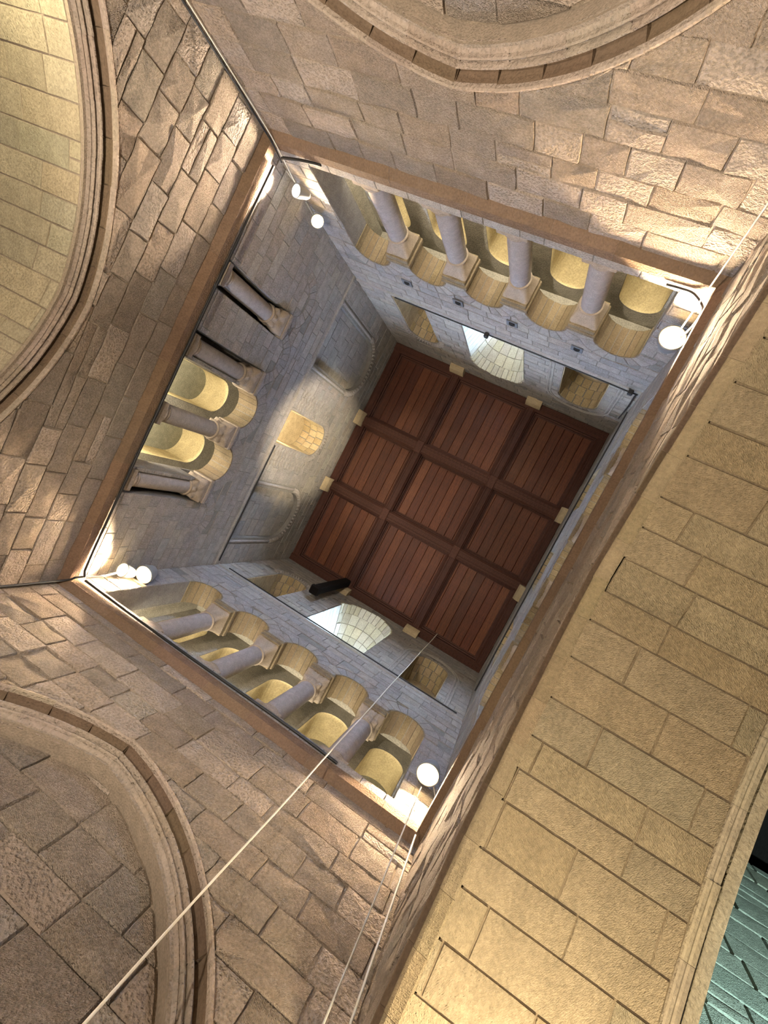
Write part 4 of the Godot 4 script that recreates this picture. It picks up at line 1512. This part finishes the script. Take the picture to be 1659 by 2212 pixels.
func build_small() -> void:
	# bell rope
	var rp := []
	for i in 40:
		rp.append(Vector3(-0.79 + 0.004 * sin(i * 0.9), lerpf(0.2, TOP + 0.1, i / 39.0), -3.30))
	tag(put("hanging_rope", tube(rp, 0.0095, 8), M.rope, self), "long pale rope hanging from the ceiling past the lower left arcade", "rope")
	tag(put("hanging_rope", tube([Vector3(0.34, 7.9, -3.36), Vector3(0.34, 4.0, -3.37), Vector3(0.33, 1.0, -3.36)], 0.008, 8), M.whitec, self), "thin pale cord hanging from the lowest lamp, further from the right arch", "rope")
	tag(put("hanging_rope", tube([Vector3(0.50, 7.25, -3.52), Vector3(0.53, 4.4, -3.53), Vector3(0.55, 1.0, -3.52)], 0.011, 8), M.whitec, self), "thicker white cord hanging from the lowest lamp, nearer the right arch", "rope")
	tag(put("hanging_rope", tube([Vector3(0.45, 8.2, 3.1), Vector3(0.42, 6.5, 3.12), Vector3(0.36, 3.0, 3.1)], 0.009, 8), M.whitec, self), "pale cord hanging from the lamp beside the upper right arcade", "rope")
	# timber strut hanging from the ceiling
	var t := thing("timber_post", "black wooden post hanging from the ceiling edge beside the bright lower window", "post", Vector3(-3.66, TOP, -3.34))
	var mb := MB.new()
	box(mb, Vector3(0, -1.05, 0), Vector3(0.22, 2.2, 0.20), Basis(), 0.03)
	put("shaft", mb.mesh(), M.old, t)
	mb = MB.new()
	box(mb, Vector3(0, -2.18, 0), Vector3(0.25, 0.1, 0.23), Basis(), 0.03)
	put("knob", mb.mesh(), M.old, t)
	# vent plates over the upper right arcade
	var k := 0
	for x in [-4.06, -2.98, -1.91, -0.71]:
		var v := thing("vent_plate", "small dark square vent plate over the upper right arcade, %s" % ["nearest the left wall", "second from the left wall", "third from the left wall", "nearest the right wall"][k], "vent", Vector3(x, 10.42, US - 0.018), "vent plates over the upper right arcade")
		mb = MB.new()
		for e in [[0.0, 0.075, 0.21, 0.04], [0.0, -0.075, 0.21, 0.04], [-0.08, 0.0, 0.05, 0.12], [0.08, 0.0, 0.05, 0.12]]:
			box(mb, Vector3(e[0], e[1], 0), Vector3(e[2], e[3], 0.024), Basis(), 0.004)
		put("plate", mb.mesh(), M.plate, v)
		var dark_hole := put("dark_hole", lathe([Vector2(0.045, 0.03), Vector2(0.055, 0.03), Vector2(0.055, -0.02), Vector2(0.045, -0.02), Vector2(0.04, 0.0), Vector2(0.0, 0.0)], 16), M.hole, v)  # vent hole, the shade inside it painted black
		dark_hole.rotation.x = PI / 2
		k += 1
	# little black lamps on the string course
	for q in [[Vector3(-2.40, 11.10, US - 0.14), "tiny black lamp on the string course below the bright upper window"], [Vector3(0.42, 11.12, US - 0.12), "tiny black box at the right end of the string course above the upper right arcade"]]:
		var l := thing("wall_box", q[1], "lamp", q[0], "")
		mb = MB.new()
		box(mb, Vector3.ZERO, Vector3(0.09, 0.09, 0.10), Basis(), 0.015)
		put("body", mb.mesh(), M.black, l)
		put("arm", tube([Vector3(0, 0, 0.04), Vector3(-0.02, 0.07, 0.08), Vector3(-0.04, 0.13, 0.10)], 0.012), M.black, l)
	# cables
	var cab := [
		[[Vector3(-4.6, 11.37, US - 0.035), Vector3(-2.4, 11.36, US - 0.035), Vector3(0.3, 11.37, US - 0.035), Vector3(0.52, 11.5, US - 0.05), Vector3(0.55, 13.2, US - 0.03)], 0.013, "black", "black cable running along the string course above the upper right arcade"],
		[[Vector3(-5.3, 11.4, UN + 0.035), Vector3(-2.5, 11.39, UN + 0.035), Vector3(0.45, 11.4, UN + 0.035)], 0.013, "black", "black cable running along the string course above the lower left arcade"],
		[[Vector3(UW + 0.035, 11.23, -3.5), Vector3(UW + 0.035, 11.23, -2.0), Vector3(UW + 0.035, 11.23, -0.65)], 0.014, "black", "black cable along the string course of the left wall"],
		[[Vector3(UE - 0.04, 12.0, 3.1), Vector3(UE - 0.04, 12.3, 1.0), Vector3(UE - 0.05, 12.1, -0.6), Vector3(UE - 0.04, 12.0, -3.2)], 0.014, "black", "black cable strung along the right wall above its arcade"],
		[[Vector3(LW + 0.06, 2.5, LS - 0.05), Vector3(LW + 0.05, 5.5, LS - 0.06), Vector3(LW + 0.08, 7.2, LS - 0.08), Vector3(LW + 0.17, 7.5, LS - 0.15), Vector3(LW + 0.2, 7.66, LS - 0.2)], 0.012, "black", "black cable climbing the upper left corner below the ledge"],
		[[Vector3(LW + 0.10, 2.5, LS - 0.05), Vector3(LW + 0.10, 5.5, LS - 0.05), Vector3(LW + 0.13, 7.2, LS - 0.07), Vector3(LW + 0.22, 7.6, LS - 0.16), Vector3(LW + 0.25, 8.0, LS - 0.22)], 0.008, "whitec", "white cable climbing the upper left corner beside the black one"],
		[[Vector3(LW + 0.13, 7.62, LS - 0.3), Vector3(LW + 0.11, 7.61, 1.0), Vector3(LW + 0.10, 7.62, -1.0), Vector3(LW + 0.12, 7.61, -3.3), Vector3(LW + 0.16, 7.62, LN + 0.16)], 0.020, "black", "black cable lying along the ledge of the left wall"],
		[[Vector3(LW + 0.2, 7.62, LN + 0.12), Vector3(-3.5, 7.61, LN + 0.11), Vector3(-1.6, 7.62, LN + 0.12), Vector3(-0.7, 7.62, LN + 0.10)], 0.020, "black", "black cable lying along the ledge of the lower left arcade"],
		[[Vector3(LW + 0.2, 7.62, LS - 0.16), Vector3(-5.0, 7.60, LS - 0.12), Vector3(-4.7, 7.63, LS - 0.08)], 0.020, "black", "short black cable looping onto the ledge at the upper left corner"],
		[[Vector3(LW + 0.12, 7.66, LN + 0.14), Vector3(LW + 0.16, 7.4, LN + 0.16), Vector3(LW + 0.06, 7.0, LN + 0.06), Vector3(LW + 0.05, 3.0, LN + 0.05)], 0.016, "black", "dark cable dropping down the left corner below the ledge"],
		[[Vector3(LW + 0.16, 7.66, LN + 0.14), Vector3(LW + 0.24, 7.9, LN + 0.2), Vector3(LW + 0.2, 8.2, LN + 0.22)], 0.015, "whitec", "white cable looping up to the lamps in the left corner"],
		[[Vector3(0.05, 7.64, LS - 0.11), Vector3(0.35, 7.62, LS - 0.12), Vector3(0.5, 7.66, LS - 0.2), Vector3(0.53, 7.9, LS - 0.3), Vector3(0.5, 8.25, 3.05)], 0.014, "black", "loose black cable on the ledge below the lamp in the right-hand corner"],
	]
	for q in cab:
		tag(put("wall_cable", tube(bent(q[0]), q[1], 8), M[q[2]], self), q[3], "cable")
